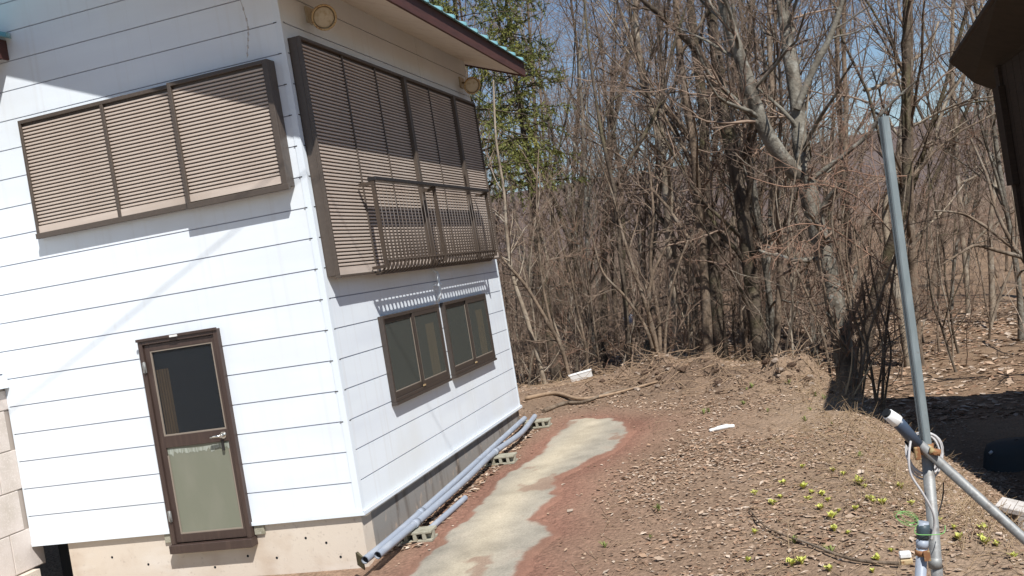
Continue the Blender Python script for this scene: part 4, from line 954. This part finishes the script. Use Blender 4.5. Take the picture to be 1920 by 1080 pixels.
saps = [proto(20 + k, 5.5, 0.035, b_, t_, n1=14, n2=5, n3=4, n4=0, t0=0.1, m0=6) for k, (b_, t_) in enumerate((('bark', 'twig'), ('bark_dark', 'twig'), ('bark_pale', 'twig_grey'), ('bark', 'twig_red')))]
g3 = np.random.default_rng(909)
LABN = {}
def place(pr, x, y, s, label, group, name, cat):
    n_same = LABN.get(label, 0); LABN[label] = n_same + 1
    e = empty(name, (x, y, float(tz(x, y)) - 0.08), label, cat, group); e.scale = (s, s, s * g3.uniform(0.9, 1.15))
    e.rotation_euler = Matrix.Rotation(g3.normal(0.11, 0.055), 3, 'Y').to_euler()
    e.rotation_euler.x = g3.normal(0, 0.05)
    a = g3.uniform(0, 6.28)
    for nm, me_ in (('trunk', pr[0]), ('crown', pr[1])):
        o = link(nm, me_, e); o.rotation_euler.z = a
def wedge(dmin, dmax, azmin, azmax):
    az = math.radians(g3.uniform(azmin, azmax)); d = math.sqrt(g3.uniform(dmin ** 2, dmax ** 2))
    return CAM[0] + d * math.sin(az), CAM[1] + d * math.cos(az)
for k in range(80):
    far = k > 42
    while True:
        x, y = wedge(20 if not far else 30, 34 if not far else 58, -24, 15)
        az = math.degrees(math.atan2(x - CAM[0], y - CAM[1]))
        if az > 5 and y < 15: continue
        if az > 4 and g3.random() < 0.62: continue
        if az < -12.5 and math.hypot(x - CAM[0], y - CAM[1]) < 30: continue
        break
    zone = 'left' if az < -9 else ('mid' if az < 2 else 'right')
    ki = int(g3.integers(0, 7)); dist = math.hypot(x - CAM[0], y - CAM[1])
    look = ('brown-barked', 'thin dark', 'stout dark', 'thin brown', 'pale-barked', 'very slim brown', 'lichen-grey')[ki]
    depth_ = 'at the front' if dist < 28 else ('midway back' if dist < 42 else 'far back')
    lab = '%s bare tree %s, %s' % (look, depth_, {'left': 'beside the evergreens', 'mid': 'left of the forked tree', 'right': 'right of the forked tree'}[zone])
    place(protos[ki], x, y, g3.uniform(0.8, 1.2), lab, 'bare trees of the wood', 'bare_tree', 'tree')
for k in range(60):
    while True:
        x, y = wedge(18.2, 30, -19, 13)
        az = math.degrees(math.atan2(x - CAM[0], y - CAM[1]))
        if az > 4 and (y < 14 or g3.random() < 0.6): continue
        break
    ki = int(g3.integers(0, 4)); dist = math.hypot(x - CAM[0], y - CAM[1])
    lab = '%s bare sapling %s, %s' % (('brown', 'dark', 'pale', 'reddish')[ki], 'just behind the back rim' if dist < 23 else 'deeper in the undergrowth', 'behind the house corner' if az < -10 else ('behind the soil heap' if az < 2 else 'right of the forked tree'))
    place(saps[ki], x, y, g3.uniform(0.6, 1.15), lab, 'saplings in the undergrowth', 'sapling', 'sapling')
# thicket of thin stems that nobody could count
def thicket(n_, dmin, dmax, azmin, azmax, h, seed, keep):
    g4 = np.random.default_rng(seed); az = np.radians(g4.uniform(azmin, azmax, n_)); d = np.sqrt(g4.uniform(dmin ** 2, dmax ** 2, n_))
    x = CAM[0] + d * np.sin(az); y = CAM[1] + d * np.cos(az); ok = keep(x, y, g4); x, y, d = x[ok], y[ok], d[ok]
    P0 = np.stack([x, y, tz(x, y) - 0.05], 1); D = g4.normal(0, 0.22, P0.shape) + [0.08, 0, 1.0]; D /= np.linalg.norm(D, axis=1, keepdims=True)
    P = walk(P0, D, g4.uniform(h[0], h[1], len(x)), 7, 0.2, (0, 0, 0.02), g4); r0 = g4.uniform(0.006, 0.017, len(x)) * (0.7 + d / 60)
    R_ = r0[:, None] * np.linspace(1, 0.4, 7)[None]
    L = [tubes(P, R_, 3)]
    P1, R1 = spawn(P, R_, 5, 0.2, 1.0, (20, 75), (0.2, 0.5), (0.5, 0.8), 4, 0.16, (0, 0, 0.03), g4, rmin=0.004); L.append(tubes(P1, R1, 3))
    P2, R2 = spawn(P1, R1, 2, 0.2, 1.0, (20, 70), (0.4, 0.8), (0.6, 0.9), 3, 0.16, (0, 0, 0.0), g4, rmin=0.0035); L.append(tubes(P2, R2, 3))
    return merge(L)
kp = lambda x, y, q: (poly_sd(x, y, YARD) < -1.2) & ((np.degrees(np.arctan2(x - CAM[0], y - CAM[1])) < 4.2) | (q.random(len(x)) < 0.1)) & ((x < 4.5) | (y > 13))
v_, q_ = thicket(1300, 20.5, 52, -23, 14, (1.0, 3.6), 5, kp)
tag(link('undergrowth', np_mesh('undergrowth', v_, q_, M['brush'], True)), 'dense brown undergrowth of thin bare stems between the trees', 'undergrowth', kind='stuff')
v_, q_ = thicket(2000, 45, 95, -25, 16, (1.8, 4), 6, lambda x, y, q: q.random(len(x)) < 0.95)
tag(link('distant_wood', np_mesh('distant_wood', v_, q_, M['twig_grey'], True)), 'distant bare wood reading as one brown mass', 'woodland', kind='stuff')

# ---- evergreen behind the roof end
def conifer(name, base, h, rad, label, seed):
    g5 = np.random.default_rng(seed); e = empty(name, tuple(base), label, 'tree')
    K = 10; P = np.stack([np.linspace(0, 0.03 * h, K), np.zeros(K), np.linspace(0, h, K)], 1)[None]; R_ = (0.14 * np.linspace(1, 0.08, K))[None]
    P1, R1 = spawn(P, R_, 105, 0.44, 0.98, (75, 105), (1.0, 1.0), (0.25, 0.4), 6, 0.07, (0, 0, -0.07), g5, Labs=rad * 1.4, rmin=0.008)
    link('trunk', np_mesh('trunk', *merge([tubes(P, R_, 8), tubes(P1, R1, 4)]), M['bark_dark'], True), e)
    P2, R2 = spawn(P1, R1, 12, 0.15, 1.0, (30, 70), (0.18, 0.38), (0.5, 0.6), 5, 0.1, (0, 0, -0.10), g5, rmin=0.004)
    P3, R3 = spawn(P2, R2, 34, 0.05, 1.0, (20, 60), (0.13, 0.30), (0.6, 0.8), 3, 0.1, (0, 0, -0.12), g5, rmin=0.003)
    # flat sprays of scale leaves along the last twigs
    A = P3[:, 0]; B = P3[:, -1]; ax_ = B - A; sd_ = g5.normal(0, 1, A.shape); sd_ -= ax_ * ((sd_ * ax_).sum(1) / (ax_ * ax_).sum(1))[:, None]; sd_ /= np.linalg.norm(sd_, axis=1, keepdims=True)
    wd = g5.uniform(0.006, 0.015, len(A))[:, None]
    Vv = np.stack([A, (A + B) / 2 + sd_ * wd, B + ax_ * 0.15, (A + B) / 2 - sd_ * wd], 1).reshape(-1, 3); Qd = np.arange(len(Vv)).reshape(-1, 4)
    cv, cq = tubes(P2, R2, 3)
    link('crown', np_mesh('crown', np.concatenate([Vv, cv]), np.concatenate([Qd, cq + len(Vv)]), M['needle'], False), e)
for px_, d_, h_, r_, lab, sd in ((898, 21, 12, 1.8, 'green evergreen rising right behind the roof end of the house', 1), (995, 24, 11.5, 1.15, 'slimmer green evergreen to the right of the roof end', 2)):
    p = at(px_, 420, d_); conifer('evergreen_tree', (p[0], p[1], float(tz(p[0], p[1])) - 0.1), h_, r_, lab, sd)

# ---- loose twigs, straw and brush along the rim and heap
def strews(n_, pos, L, r_, lift, seed, mat_, name, label, K=5, wig=0.2):
    g6 = np.random.default_rng(seed); x, y = pos(g6, n_); P0 = np.stack([x, y, tz(x, y) + 0.01], 1)
    a = g6.uniform(0, 2 * np.pi, len(x)); D = np.stack([np.cos(a), np.sin(a), g6.uniform(lift[0], lift[1], len(x))], 1); D /= np.linalg.norm(D, axis=1, keepdims=True)
    P = walk(P0, D, g6.uniform(L[0], L[1], len(x)), K, wig, (0, 0, -0.03), g6)
    zz = tz(P[..., 0].ravel(), P[..., 1].ravel()).reshape(P.shape[:2]) + r_; P[..., 2] = np.maximum(P[..., 2], zz)
    R_ = g6.uniform(0.5, 1.3, len(x))[:, None] * r_ * np.linspace(1, 0.5, K)[None]
    tag(link(name, np_mesh(name, *tubes(P, R_, 4), M[mat_], True)), label, name.replace('_', ' '), kind='stuff')
def rimpos(g6, n_):
    pts = np.array(YARD[1:13]); seg = g6.integers(0, len(pts) - 1, n_); t = g6.random(n_)[:, None]; p = pts[seg] * (1 - t) + pts[seg + 1] * t
    p = p + g6.normal(0, 0.35, p.shape); return p[:, 0], p[:, 1]
def heappos(g6, n_):
    t = g6.uniform(-0.6, 1.05, n_); return 1.5 + t * 2.45 + g6.normal(0, 0.3, n_), 7.5 - t * 1.7 + g6.normal(0, 0.45, n_)
strews(380, heappos, (0.2, 0.9), 0.006, (-0.05, 0.16), 31, 'deadwood', 'dead_branches', 'cut dead branches strewn over the soil heap')
strews(900, rimpos, (0.1, 0.32), 0.003, (0.0, 0.9), 32, 'straw', 'dry_grass', 'dry straw-coloured grass along the rim of the bank')
def rim2(q, n_):
    x, y = rimpos(q, n_ * 2); ok = (x > 3.7) & (y < 6.5); return x[ok] + 0.1, y[ok]
strews(650, rim2, (0.12, 0.36), 0.003, (0.2, 1.6), 35, 'straw', 'rim_grass', 'tufts of dry grass standing on the right edge of the bank', 5, 0.16)
strews(900, lambda q, n_: (q.uniform(3.4, 5.4, n_), q.uniform(-2.8, 3.5, n_)), (0.08, 0.30), 0.0026, (0.0, 0.5), 34, 'straw', 'bank_straw', 'dry straw and stems lying on the bank')
strews(500, lambda q, n_: (q.uniform(2.0, 4.6, n_), q.uniform(-2.5, 6, n_)), (0.08, 0.4), 0.003, (0, 0.1), 33, 'deadwood', 'fallen_twigs', 'small fallen twigs scattered over the yard', 4, 0.12)
for (pp, lab) in (([(985, 752), (1040, 742), (1085, 752), (1130, 748), (1175, 738), (1235, 722)], 'long pale dead branch curving across the back of the yard'),
                  ([(1020, 775), (1060, 760), (1095, 758), (1150, 738), (1200, 730)], 'long brown root lying in front of the back rim'),
                  ([(1690, 1068), (1600, 1060), (1520, 1030), (1440, 1000), (1405, 960)], 'thin dark stick lying among the yellow buds')):
    P = []
    for a, b in pp:
        q = ground_at(a, b); P.append((q[0], q[1], float(tz(q[0], q[1])) + 0.03))
    n_ = len(smooth(P, 5)); rr_ = 0.028 if 'stick' not in lab else 0.011
    tag(MB().tube(smooth(P, 5), list(rr_ * np.linspace(1.2, 0.5, n_)), 7).build('fallen_branch', M['deadwood'] if 'brown' not in lab and 'dark' not in lab else M['bark']), lab, 'branch')
# tall pale dry stalks at the bank edge
for (x0, y0_, x1_, y1_, lab) in ((1600, 770, 1655, 640, 'pale dry stalk slanting right from the bank edge'), (1578, 700, 1598, 650, 'short pale stalk at the foot of the shrubs'), (1592, 790, 1580, 715, 'thin upright dry stalk on the bank edge')):
    a = at(x0, y0_, 12.2); a[2] = float(tz(a[0], a[1])); b = at(x1_, y1_, 12.4)
    tag(MB().tube(smooth([a, (a + b) / 2 + [0.03, 0, 0.02], b], 4), [0.012] * 5 + [0.007] * 4, 5).build('dry_stalk', M['straw']), lab, 'stalk')

# ---- dead leaves
def leaves(n_, pos, size, seed, name, label, z_off=0.006):
    g7 = np.random.default_rng(seed); x, y = pos(g7, n_); n_ = len(x); z = tz(x, y) + z_off * 0.6 + np.abs(g7.normal(0, 0.004, n_))
    a = g7.uniform(0, 2 * np.pi, n_); s = np.abs(g7.normal(size, size * 0.35, n_)) + size * 0.3; asp = g7.uniform(0.35, 0.75, n_); tilt = g7.normal(0, 0.16, (n_, 2)); curl = g7.uniform(0.0, 0.4, n_)
    loc = np.array([(-0.5, 0, 0), (-0.1, -0.5, 1), (0.5, 0, 0.3), (-0.1, 0.5, 1), (0.0, 0, 0)])
    Lx = loc[None, :, 0] * s[:, None]; Ly = loc[None, :, 1] * (s * asp)[:, None]; Lz = loc[None, :, 2] * (curl * s * asp * 0.5)[:, None]
    Lz = Lz + Lx * tilt[:, :1] + Ly * tilt[:, 1:]; Lz = Lz - np.minimum(Lz.min(1), 0)[:, None] * 0.8
    X = x[:, None] + Lx * np.cos(a)[:, None] - Ly * np.sin(a)[:, None]; Y = y[:, None] + Lx * np.sin(a)[:, None] + Ly * np.cos(a)[:, None]; Z = z[:, None] + Lz
    V_ = np.stack([X, Y, Z], 2).reshape(-1, 3); b = np.arange(n_)[:, None] * 5
    T = np.concatenate([b + [0, 1, 4], b + [1, 2, 4], b + [2, 3, 4], b + [3, 0, 4]], 0)
    pal = np.array([(0.41, 0.285, 0.195), (0.32, 0.20, 0.13), (0.46, 0.34, 0.245), (0.24, 0.145, 0.092), (0.53, 0.42, 0.325), (0.37, 0.245, 0.16)])
    c = pal[g7.integers(0, len(pal), n_)] * g7.uniform(0.7, 1.1, (n_, 1)); c = np.repeat(c, 5, 0)
    tag(link(name, np_mesh(name, V_, T, M['leaf'], False, c)), label, 'leaves', kind='stuff')
def yardpos(g7, n_):
    x = g7.uniform(-1.5, 6.2, n_); y = g7.uniform(-3.2, 10.5, n_)
    sd = poly_sd(x, y, SLAB); sy = poly_sd(x, y, YARD)
    dens = sstep(0.25, 1.1, -sd) * np.where(x < 0.9, 0.5, 1.0) * (0.55 + 2.2 * fbm(x, y, 0.8, 3)) * np.where(sy < 0, 0.8, 1)
    dens = dens * (1 - 0.6 * np.exp(-(np.hypot((x - 2.7) / 1.5, (y - 6.4) / 0.9)) ** 2)); dens = np.where((x < 0.6) & (y < 5.4), 0.0, dens); dens = np.maximum(dens, 0.02 * (sd < 0) * (x > 0.1)); dens = np.where((x < 0.05) & (y < 5.5), 0, dens)
    ok = g7.random(n_) < dens; return x[ok], y[ok]
leaves(110000, yardpos, 0.029, 41, 'leaf_litter', 'dead brown leaves scattered thickly over the yard and bank')
leaves(9000, yardpos, 0.050, 45, 'large_leaf_litter', 'larger curled dead leaves lying on top of the litter', 0.012)
def forpos(g7, n_):
    az = np.radians(g7.uniform(-20, 14, n_)); d = np.sqrt(g7.uniform(17 ** 2, 34 ** 2, n_)); x = CAM[0] + d * np.sin(az); y = CAM[1] + d * np.cos(az)
    ok = (poly_sd(x, y, YARD) < -0.3) & (g7.random(n_) < 0.6 + 2 * fbm(x, y, 0.5, 3)); return x[ok], y[ok]
leaves(26000, forpos, 0.11, 42, 'woodland_litter', 'dead leaves covering the woodland floor')
g8 = np.random.default_rng(6); xx = g8.uniform(-0.35, 0.45, 900); yy_ = g8.uniform(0, 5.3, 900); 
leaves(1300, lambda q, n_: (q.uniform(-0.02, 0.42, n_) ** 1.0, q.uniform(0.1, 5.3, n_)), 0.05, 43, 'wall_foot_litter', 'dry leaves gathered along the foot of the side wall')

# ---- yellow-green buds on the bank, and green shoots
def bud_mesh(seed, m_, n_=9, h=0.05, w=0.03):
    r = random.Random(seed); mb = MB()
    for k in range(n_):
        a = r.uniform(0, 6.28); lean = r.uniform(0.2, 1.0); L = h * r.uniform(0.6, 1.2); ca, sa = math.cos(a), math.sin(a); ww = w * r.uniform(0.25, 0.5)
        p0 = (0, 0, 0); tip = (ca * lean * L, sa * lean * L, L * (1.1 - 0.5 * lean)); md = (tip[0] * 0.5, tip[1] * 0.5, tip[2] * 0.62)
        mb.add([p0, (md[0] - sa * ww, md[1] + ca * ww, md[2]), tip, (md[0] + sa * ww, md[1] - ca * ww, md[2])], [(0, 1, 2, 3)])
    mb.tube([(0, 0, -0.01), (0, 0, h * 0.5), (0, 0, h * 0.8)], [0.009, 0.013, 0.003], 6)
    return mb.mesh('bud_cluster', m_)
buds = [bud_mesh(k, M['bud'], 14, 0.055, 0.05) for k in range(4)]
bpx = [(1470, 912), (1416, 930), (1507, 917), (1522, 930), (1542, 933), (1563, 885), (1582, 892), (1612, 910), (1622, 916), (1690, 918), (1627, 938), (1634, 944), (1640, 946), (1655, 951), (1540, 958), (1573, 962), (1560, 975), (1604, 958), (1565, 997), (1416, 1005), (1516, 940), (1552, 942), (1465, 938), (1790, 998), (1800, 1018), (1840, 1015), (1848, 1022), (1870, 1027), (1900, 1048), (1845, 998), (1672, 1037), (1646, 1055), (1556, 1072), (1505, 1062), (1485, 1064), (1403, 1058), (1637, 1075), (1505, 880), (1450, 950), (1590, 1005), (1710, 950), (1760, 980)]
for k, (a, b) in enumerate(bpx):
    P = ground_at(a, b); o = link('butterbur_bud', buds[k % 4], None, (P[0], P[1], float(tz(P[0], P[1])) + 0.006)); s = random.uniform(0.55, 1.15) * (1.25 if k in (0, 7, 11, 28, 31, 32) else 0.95)
    o.scale = (s, s, s); o.rotation_euler.z = random.uniform(0, 6)
    tag(o, 'small yellow-green bud cluster poking through the leaf litter on the bank', 'flower bud', 'yellow buds on the bank')
shoots = [bud_mesh(40 + k, M['grassgreen'], 12, 0.10, 0.02) for k in range(3)]
for k, (a, b) in enumerate(((1400, 732), (1410, 728), (1320, 778), (1330, 775), (1395, 760), (1440, 775), (1560, 800), (1510, 790), (1520, 770), (1530, 745), (1545, 750), (1135, 1030), (1220, 1015), (1235, 960), (1480, 722), (1612, 860), (1490, 1020), (1560, 1040))):
    P = ground_at(a, b); o = link('grass_tuft', shoots[k % 3], None, (P[0], P[1], float(tz(P[0], P[1])))); s = random.uniform(0.4, 0.85); o.scale = (s, s, s); o.rotation_euler.z = random.uniform(0, 6)
    tag(o, 'small green tuft of new shoots on the brown ground', 'grass tuft', 'green tufts')

# things that share a description are told apart by their order from the left
names_ = ('leftmost', 'second from left', 'third from left', 'fourth from left', 'fifth from left', 'sixth from left', 'seventh from left', 'eighth from left', 'ninth from left', 'tenth from left', 'eleventh from left', 'twelfth from left')
by = {}
for o in COL.objects:
    if o.parent is None and o.get('group') in ('bare trees of the wood', 'saplings in the undergrowth'): by.setdefault(o['label'], []).append(o)
for lab, os_ in by.items():
    if 1 < len(os_) <= 12:
        os_.sort(key=lambda o: math.atan2(o.location.x - CAM[0], o.location.y - CAM[1]))
        for k, o in enumerate(os_): o['label'] = lab + ', ' + names_[k]
